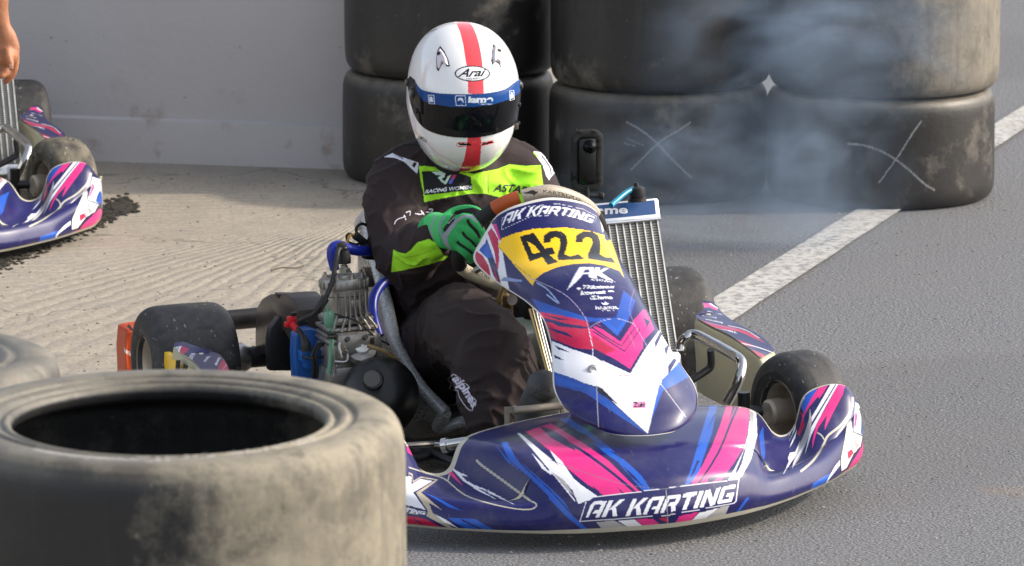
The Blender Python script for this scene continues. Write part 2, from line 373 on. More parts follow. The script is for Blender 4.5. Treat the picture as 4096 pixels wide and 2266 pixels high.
def ncol(c):
    (fx, fy), zb, B, m1, m2, rz, fz = c
    F = np.array([fx, fy]); Bp = np.array(B[:2]); d = Bp - F; L = np.linalg.norm(d); d /= max(L, 1e-6)
    ou = -d * 1.0
    def at(t, z): q = Bp + (F - Bp) * t; return [q[0], q[1], z]
    k = min(.045, L * .3); r = F + d * k
    return [list(B), at(.10, B[2] * .7 + m1 * .3 + .002), at(.38, m1), at(.70, m2), [*(F + d * (k + .05 * min(1, L / .3))), (m2 + rz) / 2 + .003], [*r, rz], [*(F + d * k * .35), rz * .62 + fz * .38 - .002], [*F, fz * .8], [*(F + d * .004), (fz * .55 + zb) / 1.6], [*(F + d * .02), zb]]
half = [ncol(c) for c in cols]
full = [[[-p[0], p[1], p[2]] for p in c] for c in half[:0:-1]] + half
G = grid(np.array(full).transpose(1, 0, 2), 400, 900); xl = np.minimum(G[..., 0], 0); G[..., 1] -= .25 * xl * xl / (np.abs(xl) + .06)   # the fairing sits slightly askew, its right half pushed forward
G = arc(arc(G, 300), 1150, 1); NR, NC = 300, 1150
nose = shell('nose_fairing', G, .004, (LIV, CREAM), kart, flip=1)
nv = NR * NC; vv = np.repeat(np.linspace(0, 1, NR), NC); uu = np.tile(np.linspace(0, 1, NC), NR)
vv2, uu2 = np.concatenate([vv, vv]), np.concatenate([uu, uu]); back = np.arange(2 * nv) >= nv
CR['V'] = (2500, 1300, .6315)
CRM = '8f8b7c'
EDG = 'b9b5a4'
Lr = [
 # broad pink, white, blue bands left of the centre
 pl('C', PK, (1430,80), (1560,35), (1680,-5), (1995,170), (1995,560), (1750,330), (1580,190)),
 pl('B', PK, (-10,335), (60,370), (330,540), (560,700), (780,920), (880,1015), (520,1035), (330,905), (160,765), (-10,590)),
 pl('C', NAVY, (1590,20), (1660,30), (1940,190), (1800,150), (1995,270), (1995,295), (1720,150)),
 line('B', NAVY, 11, [(-20,432), (120,500), (330,620), (600,820), (830,1015)]),
 pl('B', NAVY, (-5,395), (60,425), (185,512), (90,470)),
 pl('B', NAVY, (400,935), (480,1000), (430,985)), pl('B', NAVY, (640,950), (720,1020), (690,1020)),
 pl('C', WH, (1335,95), (1368,95), (1560,255), (1780,440), (1995,650), (1995,880), (1740,560), (1500,270)),
 pl('B', WH, (-10,690), (120,780), (300,930), (460,1040), (420,1050), (270,1110), (120,915), (-10,800)),
 pl('B', WH, (0,595), (110,700), (300,975), (90,760)), pl('C', WH, (1710,300), (1800,400), (1995,640), (1830,490)),
 pl('C', WH, (1500,320), (1600,420), (1740,585), (1620,500)),
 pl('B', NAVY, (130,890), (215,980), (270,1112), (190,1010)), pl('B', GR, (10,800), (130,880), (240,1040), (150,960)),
 pl('C', BL, (1150,205), (1215,190), (1370,420), (1600,620), (1860,860), (1995,1060), (1995,1110), (1870,1000), (1700,820), (1480,600), (1240,400)),
 pl('B', BL, (-10,990), (60,1060), (240,1240), (410,1395), (360,1395), (180,1250), (-10,1060)),
 line('C', NAVY, 5, [(1230,200), (1380,440), (1700,740), (1990,1050)]), pl('C', BL, (1095,230), (1250,420), (1380,540), (1210,410)),
 pl('B', BL, (90,300), (175,288), (350,400), (560,565), (760,735), (870,840), (975,1000), (900,1000), (800,890), (650,715), (490,600), (300,440)),
 pl('B', NAVY, (230,405), (340,450), (480,555), (340,490)), pl('B', NAVY, (570,605), (620,620), (705,690), (660,665)), pl('B', NAVY, (690,745), (790,830), (900,960), (770,850)),
 pl('B', PK, (815,1258), (985,1246), (1112,1368), (965,1382)), pl('B', NAVY, (975,1248), (1010,1246), (1120,1330), (1118,1362)),
 pl('B', PK2, (1030,1244), (1118,1236), (1116,1290)),
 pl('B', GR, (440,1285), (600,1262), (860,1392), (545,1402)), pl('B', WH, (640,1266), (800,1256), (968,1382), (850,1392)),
 # right of the centre
 pl('B', BL, (1530,130), (1597,130), (1545,420), (1450,690), (1400,860), (1310,930), (1275,935), (1330,800), (1400,560), (1470,330)),
 pl('B', NAVY, (1560,250), (1580,250), (1490,420)), pl('B', NAVY, (1440,520), (1380,600), (1400,560)), pl('B', NAVY, (1400,690), (1330,860), (1350,850), (1420,700)),
 pl('B', PK, (1680,158), (1900,190), (1880,400), (1845,560), (1760,700), (1620,895), (1320,962), (1450,740), (1540,560), (1620,350)),
 line('B', NAVY, 9, [(1790,170), (1720,330), (1600,620), (1450,860), (1400,930)]), pl('B', NAVY, (1740,165), (1770,170), (1700,320)),
 pl('B', NAVY, (1500,860), (1680,800), (1500,930)),
 pl('V', WH, (788,522), (832,560), (838,700), (800,850), (740,960), (700,990), (650,990), (700,900), (750,800), (778,700), (790,600)),
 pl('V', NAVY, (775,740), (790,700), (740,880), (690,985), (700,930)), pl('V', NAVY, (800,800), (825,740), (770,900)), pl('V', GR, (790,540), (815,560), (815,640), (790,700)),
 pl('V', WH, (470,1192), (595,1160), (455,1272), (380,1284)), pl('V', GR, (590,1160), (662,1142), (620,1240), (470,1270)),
 pl('V', PK, (345,1212), (465,1186), (385,1284), (290,1304)), pl('V', NAVY, (330,1215), (300,1280), (275,1304), (290,1250)),
 pl('V', BL, (770,1095), (790,1095), (720,1190), (690,1210)), pl('V', BL, (850,700), (875,640), (890,820), (870,900)),
 # strokes in the right-hand bowl and on its raised end
 pl('D', BL, (505,290), (640,250), (560,400), (510,480), (470,400)),
 pl('D', PK2, (445,420), (480,480), (520,600), (500,640), (470,700), (450,680), (480,590), (500,500)),
 pl('D', PK, (650,245), (738,222), (690,300), (655,350), (650,320), (560,430), (520,500), (490,590), (475,690), (478,600), (500,500), (590,330)),
 pl('D', WH, (768,208), (812,205), (700,390), (570,600), (540,640), (560,560), (640,430)),
 pl('D', WH, (822,210), (842,198), (720,420), (630,590), (580,700), (520,880), (545,760), (580,620), (690,430)),
 pl('D', PK, (845,190), (908,205), (880,310), (790,480), (710,645), (712,600), (730,505), (650,620), (620,710), (590,828), (592,740), (630,590), (740,400)),
 pl('D', WH, (435,400), (442,520), (415,620), (370,700), (400,600), (425,500)), pl('D', WH, (440,560), (430,640), (360,770), (400,690)), pl('D', WH, (445,640), (430,720), (375,815), (410,720)),
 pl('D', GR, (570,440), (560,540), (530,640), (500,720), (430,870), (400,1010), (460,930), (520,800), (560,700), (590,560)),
 pl('D', WH, (530,760), (480,860), (400,1012), (410,960), (470,850)), pl('D', WH, (360,910), (380,860), (430,850), (480,740), (440,880), (310,1075), (370,940)),
 line('D', EDG, 5, [(640,668), (680,695), (708,740)]), line('D', EDG, 9, [(975,330), (975,420), (930,510), (850,610), (740,700), (690,800), (600,935), (480,1040)]),
 pl('D', BL, (600,1150), (700,1090), (775,1045), (740,1120), (690,1205), (560,1260)), pl('D', WH, (770,1055), (810,985), (862,920), (870,960), (760,1100), (700,1200), (740,1110)),
 pl('D', PK, (1085,700), (1100,760), (1095,870), (1050,980), (900,1105), (735,1200), (780,1130), (930,1010), (1030,860)),
 pl('D', WH, (1000,380), (1050,400), (1060,500), (1075,700), (985,670)), pl('D', PK, (1005,440), (1022,520), (1000,640), (990,600)),
 pl('D', BL, (1048,395), (1112,400), (1115,560), (1075,700), (1052,670), (1060,520)),
 pl('D', NAVY2, (908,580), (970,528), (985,655), (1085,700), (1060,810), (1000,880), (930,1018), (858,1055), (855,900), (890,740)),
 pl('D', WH, (922,590), (962,545), (976,665), (1070,705), (1050,800), (985,865), (918,1005), (870,1035), (868,900), (900,750)),
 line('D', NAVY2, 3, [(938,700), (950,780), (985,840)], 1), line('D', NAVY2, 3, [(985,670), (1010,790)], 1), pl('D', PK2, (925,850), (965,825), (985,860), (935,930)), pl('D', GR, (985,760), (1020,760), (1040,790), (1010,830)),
 # left bowl seams and the crest at the far left
 line('C', EDG, 9, [(870,400), (930,460), (1150,620), (1480,862)]), line('C', EDG, 5, [(100,485), (300,550), (470,600), (545,645), (740,800), (1000,890), (1300,955), (1480,965), (1545,935), (1550,900), (1480,862)]),
 line('C', EDG, 5, [(570,545), (545,640)], 1),
 pl('C', BL, (55,80), (200,95), (350,200), (430,310), (300,230), (60,115)),
 pl('C', PK, (60,130), (320,240), (470,350), (400,330), (200,210)), pl('C', WH, (70,200), (300,290), (520,440), (600,540), (400,430), (75,240)),
 pl('C', PK, (75,240), (330,360), (560,490), (720,700), (560,560), (330,430), (470,525), (250,430), (85,310)),
 pl('C', WH, (540,450), (640,520), (780,590), (700,580), (760,640), (880,700), (1020,750), (900,730), (1115,860), (900,760), (720,640)), pl('C', WH, (900,720), (1050,770), (1305,910), (1100,820)),
 pl('C', 'b5ab98', (100,540), (145,560), (150,640), (240,590), (440,625), (240,770), (480,975), (330,890), (370,1000), (640,1205), (600,1205), (300,1040), (95,1010)),
 pl('C', NAVY, (105,560), (135,580), (145,660), (240,605), (405,630), (180,775), (320,985), (300,1045), (105,1000)),
 pl('C', WH, (60,590), (130,590), (130,680), (230,620), (370,640), (150,770), (290,970), (60,910)),
 pl('C', NAVY, (60,945), (310,990), (285,1035), (60,1000)), block('KARTING', [(-150,905), (300,992)], [(-165,960), (280,1028)], WH, 'C'),
 pl('C', PK2, (60,1040), (190,1050), (300,1080), (500,1180), (600,1205), (60,1150)), pl('C', NAVY, (120,1050), (200,1090), (300,1170), (260,1150)),
 pl('C', WH, (400,1020), (520,1080), (680,1190), (500,1110)), pl('C', BL, (540,1060), (850,1070), (1110,1225), (850,1225), (680,1150)), line('C', NAVY, 6, [(700,1080), (1000,1230)], 1),
 pl('C', BL, (230,750), (420,830), (700,980), (560,940), (330,800)),
 # name plaque
 pl('B', WH, (278,1278), (338,1095), (300,1082), (370,1068), (400,1045), (1800,868), (1795,900), (1772,1085), (1745,1110), (1150,1210), (1140,1218)),
 pl('B', NAVY, (290,1270), (346,1090), (320,1088), (376,1076), (405,1052), (1790,876), (1786,900), (1762,1080), (1740,1102), (1148,1206), (1140,1212)),
 block('AK KARTING', [(385,1088), (720,1065), (1100,1035), (1450,985), (1765,920)], [(340,1238), (690,1225), (1100,1190), (1450,1140), (1740,1085)], WH, 'B'),
 line('B', '8c8a94', 4, [(1103,965), (1112,1100), (1122,1370)], 1),
 line('B', '6a6880', 2.2, [(0,690), (300,800), (680,915), (940,955), (1100,965), (1280,925), (1400,860)]),
]
def edges(cre, nr, nc, w0, w1, w2=0):
    a = np.repeat(np.linspace(0, 1, nr), nc); b = np.tile(np.linspace(0, 1, nc), nr)
    m = (a < w0) | (a > 1 - w1) | (b < w2) | (b > 1 - w2); m = np.concatenate([m, np.ones(nr * nc, bool)])
    return ('fn', lambda co, P: m, cre)
def rear_lip(co, P):
    f = np.abs(co[:, 0]); wd = .012 + .012 * ((f > .33) & (f < .48)) + .012 * (co[:, 0] < -.1)
    return (vv2 < wd) | (vv2 > .972) | back
Lr.append(('fn', rear_lip, EDG))
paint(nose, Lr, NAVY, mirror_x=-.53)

# ---- number panel
rows = [((215,245),(515,118),(775,232),-.91),((165,330),(560,250),(805,305),-.90),((120,430),(625,400),(860,415),-.90),((180,512),(690,470),(893,500),-.96),((290,590),(745,540),(935,560),-1.06),((400,662),(800,670),(1010,690),-1.18),((480,745),(868,833),(1085,808),-1.28),((520,870),(900,930),(1150,912),-1.34),((530,1000),(945,1050),(1215,1010),-1.39),((535,1095),(985,1200),(1265,1085),-1.42),((560,1160),(1005,1270),(1284,1160),-1.45),((610,1222),(1018,1325),(1262,1238),-1.475),((750,1303),(1022,1353),(1180,1303),-1.50)]
PG = []
for Lp, Cp, Rp, ye in rows:
    l = T('A', *Lp, y=ye); c = T('A', *Cp, x=0); r = T('A', *Rp, y=ye)
    q1 = l * .42 + c * .58 + np.array([-.018, (c[1] - ye) * .26, (c[2] - l[2]) * .20]); q2 = r * .42 + c * .58 + np.array([.018, (c[1] - ye) * .26, (c[2] - r[2]) * .20])
    e1 = l * .78 + c * .22 + np.array([-.012, (c[1] - ye) * .20, (c[2] - l[2]) * .2]); e2 = r * .78 + c * .22 + np.array([.012, (c[1] - ye) * .20, (c[2] - r[2]) * .2])
    PG.append([l, e1, q1, c, q2, e2, r])
G = grid(np.array(PG), 420, 260)
panel = shell('number_panel', G, .003, (LIV, WHEDGE), kart, flip=1 if gnormals(G)[200, 130][1] < 0 else -1)
BL2, GOLD = '174ba8', 'cbb98f'
Lp = [
 pl('A', WH, (195,255), (215,250), (262,340), (300,560), (330,700), (250,600), (180,470), (118,430)),
 pl('A', PK2, (135,395), (170,420), (200,470), (215,545), (130,490), (110,430)), pl('A', PK2, (195,300), (215,275), (250,330), (255,440), (245,520), (230,400)), pl('A', PK, (220,255), (240,255), (262,330), (258,345)),
 pl('A', NAVY, (190,330), (240,470), (270,590), (280,620), (225,520), (175,380)), pl('A', PK2, (225,470), (262,590), (290,650), (240,560)), pl('A', BL, (150,390), (190,345), (225,430), (190,430)),
 pl('A', '7a90c8', (280,530), (375,545), (370,555), (260,550)),
 pl('A', YE, (248,372), (268,330), (330,305), (430,280), (600,273), (720,290), (820,318), (835,335), (905,540), (880,500), (800,470), (720,458), (640,462), (560,478), (480,510), (440,545), (428,575), (330,465)),
 line('A', '6b5a30', 2, [(250,370), (330,460), (420,530)]),
 pl('A', NAVY, (800,330), (806,240), (830,330), (818,345)), pl('A', PK2, (785,225), (803,250), (806,290), (790,260)), pl('A', WH, (775,215), (786,225), (796,290), (790,300)),
 pl('A', '0b0b0d', (365,322), (432,303), (490,385), (527,378), (545,408), (512,415), (556,452), (508,464), (478,424), (415,447)), pl('A', YE, (400,345), (430,410), (468,402), (438,365)), line('A', '0b0b0d', 5, [(365,322), (432,303), (490,385), (527,378), (545,408), (512,415), (556,452), (508,464), (478,424), (415,447), (365,322)], 1), pl('A', YE, (405,352), (432,404), (462,398), (438,372)), pl('A', '0b0b0d', (484,356), (486,315), (520,291), (572,291), (603,315), (610,350), (603,385), (592,412), (622,424), (665,412), (697,436), (562,443), (556,418), (566,385), (572,355), (568,332), (547,322), (524,332), (522,350)), pl('A', '0b0b0d', (650,352), (654,313), (690,292), (738,294), (768,315), (780,350), (780,385), (776,412), (805,428), (838,428), (858,458), (716,434), (714,412), (728,380), (738,350), (733,330), (708,323), (690,335), (688,352)), line('A', '0b0b0d', 5, [(504,350), (503,322), (530,305), (570,303), (590,330), (586,375), (572,425), (625,432), (690,430)]), line('A', '0b0b0d', 5, [(668,350), (672,322), (700,306), (740,308), (758,335), (756,380), (732,425), (790,438), (850,446)]),
 line('A', 'c8cad8', 1.6, [(268,285), (270,225), (400,165), (560,150), (690,178), (760,215), (748,250), (600,208), (420,215), (268,285)], 1),
 block('AK KARTING', [(285,205), (340,185), (410,168), (500,160), (600,168), (680,188), (750,218)], [(270,262), (340,235), (410,215), (500,203), (600,212), (670,230), (740,253)], WH, 'A'),
 pl('A', WH, (672,478), (745,478), (752,540), (722,540), (718,515), (690,515), (655,555), (606,598), (640,530)), pl('A', NAVY, (700,492), (722,490), (722,505), (690,508)), pl('A', WH, (752,480), (778,480), (775,500), (800,482), (825,484), (785,508), (862,558), (815,545), (760,520), (762,545), (742,545)), pl('A', NAVY, (722,532), (860,548), (850,560), (716,548)), text('KARTING', [(735,535), (850,549)], [(728,546), (842,559)], WH, 'A', .02, .2),
 text('Tillotson', [(690,572), (852,572)], [(684,592), (850,588)], WH, 'A', .03, .25), pl('A', WH, (655,590), (668,582), (682,588), (668,598)),
 text('komet', [(680,602), (808,596)], [(676,624), (806,616)], WH, 'A', .04), line('A', WH, 5, [(820,602), (850,605)], 1),
 text('iame', [(765,626), (843,628)], [(765,644), (843,644)], WH, 'A', .04), line('A', WH, 3, [(728,632), (755,628), (757,645), (732,648), (728,632)], 1), text('a', [(735,632), (750,631)], [(735,646), (750,645)], WH, 'A'),
 pl('A', WH, (780,660), (800,668), (805,655), (815,668), (828,660), (815,675), (795,675)), text('WLADOIL', [(755,682), (868,680)], [(750,700), (874,696)], WH, 'A', .03, .2), text('lubricants', [(790,699), (850,698)], [(790,707), (850,706)], WH, 'A'),
 line('A', '8fa2cc', 6, [(450,560), (500,590), (545,640), (560,665), (500,620)]),
 pl('A', BL2, (420,640), (560,690), (720,740), (860,740), (900,600), (960,650), (940,720), (870,830), (800,760), (600,770), (470,715)),
 pl('A', BL, (765,745), (800,745), (865,800), (905,745), (930,740), (868,835)),
 pl('A', PK2, (465,710), (600,735), (715,760), (720,790), (560,765), (480,745)), pl('A', PK2, (490,760), (640,790), (730,800), (740,905), (640,900), (530,850), (505,800)),
 pl('A', NAVY, (480,725), (620,752), (560,752)), pl('A', NAVY, (500,790), (600,815), (640,845), (560,820)), pl('A', NAVY, (470,735), (560,760), (700,800), (560,785)),
 pl('A', PK, (725,800), (770,775), (880,862), (935,775), (1000,700), (1015,700), (1060,800), (1000,860), (1000,900), (935,1008), (860,960), (740,900)),
 line('A', NAVY, 8, [(730,768), (800,800), (882,860), (945,765)], 1), line('A', NAVY, 5, [(735,790), (800,835), (888,888), (960,790)], 1), line('A', NAVY, 5, [(742,812), (905,915), (985,800)], 1), pl('A', PK2, (740,830), (860,910), (800,930), (742,900)),
 pl('A', NAVY, (1000,740), (1040,760), (1000,820), (1020,780)), pl('A', NAVY, (1010,860), (1060,800), (1075,815), (1020,900)),
 pl('A', WH, (528,860), (640,905), (742,940), (935,1030), (1010,905), (1085,805), (1215,985), (1190,965), (1090,1090), (1025,1342), (900,1230), (765,1100), (600,1050), (530,1020)),
 line('A', NAVY, 9, [(528,855), (640,900), (740,918)], 1), line('A', NAVY, 9, [(742,905), (860,965), (935,1012), (1000,905)], 1),
 pl('A', 'c9cfe0', (1000,920), (1040,880), (1120,1000), (1085,1070)),
 pl('A', NAVY, (540,880), (620,920), (560,905)), pl('A', NAVY, (535,930), (600,965), (545,950)), pl('A', NAVY, (745,920), (800,975), (760,950)), pl('A', NAVY, (1060,870), (1090,810), (1098,830), (1065,900)), pl('A', NAVY, (1110,900), (1140,870), (1120,940)), pl('A', NAVY, (1130,990), (1160,950), (1175,960), (1130,1040)),
 pl('A', BL2, (535,1020), (640,1055), (765,1110), (900,1235), (1022,1345), (860,1240), (700,1130), (545,1090)), pl('A', NAVY2, (755,1090), (790,1110), (870,1190), (768,1130)),
 pl('A', BL, (545,1040), (700,1100), (640,1100), (555,1080)), pl('A', BL, (1195,965), (1215,985), (1250,1040), (1180,1080), (1080,1130), (1100,1060)), pl('A', BL, (1085,1085), (1110,1100), (1040,1280), (1025,1340)),
 line('A', WH, 2.5, [(718,795), (740,900), (740,1000)], 1), line('A', 'a8acba', 3, [(760,1090), (764,1200), (770,1310)], 1), line('A', 'a8acba', 3, [(1090,1080), (1150,1160), (1222,1255)], 1),
 line('A', 'a8a0c0', 2.5, [(380,520), (560,600), (640,660), (700,740), (718,795)]), line('A', 'a8a0c0', 2.5, [(718,795), (780,760), (860,745), (935,765), (955,775)]), line('A', '9094b8', 2, [(955,775), (1060,960), (1090,1080)]),
 line('A', '8a6a90', 1.8, [(955,590), (930,700), (955,775)]), line('A', 'e0506a', 2.5, [(875,1040), (930,1040), (970,1022), (1030,1050)]),
 pl('A', 'e58ab8', (948,1175), (1012,1172), (1015,1208), (946,1210)), text('Zuki', [(950,1178), (1010,1178)], [(950,1205), (1010,1204)], NAVY2, 'A', .05),
 edges('d2d0ca', 420, 260, .009, .011, .016)]
paint(panel, Lp, NAVY)
for i, (a, b) in enumerate([(215, 432), (737, 1020), (1060, 992)]):
    c = T('A', a, b, y=(-.90, -1.44, -1.40)[i]); m = MB(); ax = np.array([(-.75, -.6, .2), (-.2, -.85, .45), (.4, -.8, .4)][i]); ax /= np.linalg.norm(ax)
    ax = np.array([-.1, -.8, .45]) if i else ax; m.lathe([(.0, .0), (.012, 0), (.0125, .0015), (.010, .003), (.006, .003), (.005, .001), (0, .001)], c + ax * .010, ax, 20); m.build('panel_screw', STEEL, kart)
# ---- wheels
def tyre_prof(R, Wd, rb=.064):
    h = Wd / 2
    return [(rb, -h + .016), (rb + .008, -h + .006), (rb + .026, -h + .0005), (R - .040, -h), (R - .022, -h + .004), (R - .009, -h + .016), (R - .002, -h + .034), (R, -h * .3), (R, h * .3), (R - .002, h - .034), (R - .009, h - .016), (R - .022, h - .004), (R - .040, h), (rb + .026, h - .0005), (rb + .008, h - .006), (rb, h - .016), (rb + .006, h - .03), (rb + .006, -h + .03)]
def wheel(name, c, Wd, R, steer, side):
    """c = hub centre; side = +1 when the open face with the long hub points to the kart's right (-x)"""
    e = MB()
    ax = np.array([math.cos(steer), math.sin(steer), 0]); h = Wd / 2
    e.lathe([(0, -h * .2), (.024, -h * .2), (.024, -h * .1), (.03, 0), (.03, .012), (0, .012)], c, ax, 28)
    hub = e.build(name, STEEL, kart)
    t = MB(); t.lathe([(r, q) for r, q in spline(tyre_prof(R, Wd), 3)], c, ax, 96, closed=True); ty = t.build('tyre', KRUB, hub, sharp=60)
    r = MB(); k = -side
    P = [(.0698, k * (h - .004)), (.0705, k * (h - .012)), (.064, k * (h - .018)), (.060, k * (h - .03)), (.057, k * h * .2), (.050, k * -.01), (.03, k * -.012), (.0, k * -.012)]
    Q = [(0, k * -.018), (.05, k * -.018), (.060, -k * h * .3), (.062, -k * (h - .02)), (.0698, -k * (h - .012)), (.0698, -k * (h - .006)), (.066, -k * (h - .004))]
    r.lathe(P + Q, c, ax, 64, cap=False)
    if abs(steer) > 0 or Wd < .15:
        r.lathe([(0, k * -.01), (.027, k * -.01), (.027, k * (h - .02)), (.030, k * (h - .012)), (.030, k * (h + .018)), (.024, k * (h + .024)), (.012, k * (h + .024)), (0, k * (h + .02))], c, ax, 32)
    r.build('rim', RIM, hub)
    return hub
ST = -R_(-13.7)
rw = []
for sx in (-1, 1):
    rw.append(wheel('rear_wheel', (sx * (.6955 - .105), 0, .14), .21, .14, 0, 1))
ang = R_(13.7)
wheel('front_wheel', (.548, -1.045, .13), .132, .13, ang, 1)
wheel('front_wheel', (-.548, -1.045, .13), .132, .13, ang, 1)
for o in list(kart.children):
    if o.name.startswith('front_wheel'):
        x = .548 if not o.name.endswith('.001') else -.548; s = -1 if x > 0 else 1
        m = MB(); m.tube([(x + s * .06, -1.045, .13), (x + s * .15, -1.03, .13)], .0125, 16, 1); m.tube([(x + s * .13, -1.033, .085), (x + s * .13, -1.033, .175)], .014, 14, 1)
        m.build('stub_axle', BLACK, kart)
# ---- axle, carriers, chassis tubes
m = MB(); m.tube([(-.60, 0, .142), (.60, 0, .142)], .025, 24, 1); m.build('rear_axle', BLACK, kart)
for x in (-.468, .468): m = MB(); m.lathe([(0, -.03), (.032, -.03), (.036, -.02), (.036, .015), (.028, .03), (0, .03)], (x, 0, .142), (1, 0, 0), 30); m.build('wheel_hub', STEEL, kart)
FRM = mat('frame_paint', (.05, .05, .055), .3, .6, noise_amp=.2)
m = MB()
for s in (-1, 1):
    m.tube([(s * .30, .05, .10), (s * .30, -.2, .06), (s * .31, -.5, .055), (s * .26, -.8, .055), (s * .36, -1.0, .08), (s * .42, -1.05, .12)], .015, 12)
    m.tube([(s * .27, -.8, .055), (s * .2, -1.2, .055), (s * .12, -1.32, .06)], .014, 12)
m.tube([(-.31, -.35, .055), (.31, -.35, .055)], .015, 12, 1); m.tube([(-.3, .03, .10), (.3, .03, .10)], .015, 12, 1); m.tube([(-.25, -.85, .055), (.25, -.85, .055)], .014, 12, 1)
m.build('chassis_frame', FRM, kart)
m = MB(); m.prism([(-.24, -.62, .045), (.24, -.62, .045), (.27, -.85, .045), (.2, -1.25, .045), (-.2, -1.25, .045), (-.27, -.85, .045)], (0, 0, -.006)); m.build('floor_tray', mat('floor_metal', (.06, .05, .035), .5, .4, noise_amp=.7, nscale=160), kart, smooth=False)
for s in (-1, 1):
    m = MB(); m.tube([(s * .14, -.95, .09), (s * .3, -1.0, .11), (s * .42, -1.04, .12)], .007, 10); m.build('tie_rod', STEEL, kart)
# ---- chrome side bars
for s in (1, -1):
    m = MB()
    a = [T('H', 285, 835, x=.44), T('H', 300, 770, x=.445), T('H', 345, 715, x=.455), T('H', 430, 690, x=.475), T('H', 600, 770, x=.49), T('H', 780, 870, x=.50), T('H', 850, 920, x=.50), T('H', 872, 980, x=.498), T('H', 850, 1090, x=.485), T('H', 790, 1230, x=.47), T('H', 730, 1340, x=.455)]
    a = [np.array([s * q[0], q[1], q[2] * (1 if s > 0 else .6)]) for q in a]; m.tube(a, .0125, 16, 8); m.build('side_bar', CHROME, kart)
    m = MB(); b = [T('H', 575, 830, x=.50), T('H', 578, 980, x=.505), T('H', 520, 1040, x=.49), T('H', 410, 1110, x=.46), T('H', 330, 1150, x=.44)]
    b = [np.array([s * q[0], q[1], q[2] * (1 if s > 0 else .6)]) for q in b]; m.tube(b, .009, 12, 4); m.build('side_bar_brace', FRM, kart)
# ---- side pods
def pod(s):
    ztop = lambda a: .215 - .0 * a
    out = [(490,398,.228), (520,390,.230), (575,392,.228), (625,425,.222), (665,475,.215), (720,530,.212), (790,580,.208), (865,622,.205), (1000,690,.198), (1080,740,.192), (1140,795,.186), (1180,850,.18), (1186,870,.178), (1150,890,.176), (1060,930,.178), (980,870,.184), (900,815,.188), (750,712,.198), (600,640,.205), (450,558,.212), (432,535,.214), (445,515,.216), (480,495,.22), (505,465,.224), (508,440,.226)]
    P = np.array([T('H', a, b, z=z) for a, b, z in out])
    if s < 0: P[:, 0] *= -1; P = P[::-1] + np.array([-.028, .06, -.010])
    P = spline(P, 3, True); n = len(P)
    V = []; F = []; c = P.mean(0)
    # rings from the middle of the top out over a rounded shoulder and down the sides
    rings = [(.02, 0), (.30, 0), (.55, 0), (.75, 0), (.90, 0), (.965, 0), (1.0, -.002), (1.02, -.009), (1.03, -.018), (1.035, -.03), (1.03, -.06), (1.00, -.10), (1.00, -.15), (.97, -.17)]
    for k, dz in rings:
        for q in P:
            if dz < -.015:
                pass
            d = q - c; x = np.array([c[0] + d[0] * k, c[1] + d[1] * k, (c[2] + d[2] * min(k, 1)) + dz]); V.append(x)
    # the inner wall bulges toward the kart
    V = np.array(V)
    for i in range(len(rings) - 1):
        for j in range(n): F.append((i * n + j, i * n + (j + 1) % n, (i + 1) * n + (j + 1) % n, (i + 1) * n + j))
    o = mesh('side_pod', V, F, CREAM, kart); bm = bmesh.new(); bm.from_mesh(o.data); bmesh.ops.recalc_face_normals(bm, faces=bm.faces); bm.to_mesh(o.data); bm.free()
    for p_ in o.data.polygons: p_.use_smooth = True
    # decal sheet on the top: dense grid across the outline
    nn = 60; half_ = n // 2
    Q = P.copy(); cc = Q.mean(0); Q = cc + (Q - cc) * np.array([.985, .985, 1]); Q[:, 2] += .006
    # pair points on the two long edges
    i0 = int(np.argmax(Q[:, 1])); Q = np.roll(Q, -i0, 0)
    i1 = int(np.argmin(Q[:, 1])); e1 = Q[:i1 + 1]; e2 = np.concatenate([Q[i1:], Q[:1]])[::-1]
    def rs(E, k): d = np.r_[0, np.cumsum(np.linalg.norm(np.diff(E, axis=0), axis=1))]; d /= d[-1]; t = np.linspace(0, 1, k); return np.stack([np.interp(t, d, E[:, i]) for i in range(3)], 1)
    e1, e2 = rs(e1, 260), rs(e2, 260); t = np.linspace(0, 1, 90)[None, :, None]
    G = e1[:, None] * (1 - t) + e2[:, None] * t
    N = gnormals(G); fl = 1 if N[130, 45, 2] > 0 else -1
    dcl = shell('pod_decal', G, .0008, (LIV, WHEDGE), o, flip=fl)
    return o, dcl
pod1, d1 = pod(1)
SH = [
 pl('H', PK, (495,390), (570,388), (640,440), (640,458), (560,425), (505,430)), pl('H', WH, (575,388), (640,430), (650,445), (560,395)),
 text('WLADOIL', [(690,505), (540,455)], [(680,490), (545,468)], WH, 'H', .03), text('iame', [(630,536), (495,500)], [(632,522), (495,508)], WH, 'H', .02),
 text('komet', [(690,584), (525,545)], [(690,568), (525,536)], WH, 'H', .03), text('Tillotson', [(830,677), (610,625)], [(820,660), (620,615)], WH, 'H', .03),
 pl('H', PK2, (440,542), (520,560), (640,590), (800,620), (900,650), (1000,700), (1100,770), (1000,725), (850,660), (650,630), (500,590)), line('H', '8a6aa0', 3, [(520,570), (620,590), (820,640)]),
 pl('H', PK2, (760,718), (860,745), (960,780), (1020,810), (900,790), (800,760)), pl('H', PK2, (900,810), (1000,840), (1120,895), (1080,905), (960,870), (920,850)), line('H', WH, 3, [(830,760), (1000,800), (1180,862)]), line('H', WH, 2, [(740,600), (900,640), (1040,720)])]
paint(d1, SH, '1d1b55')
pod2, d2 = pod(-1)
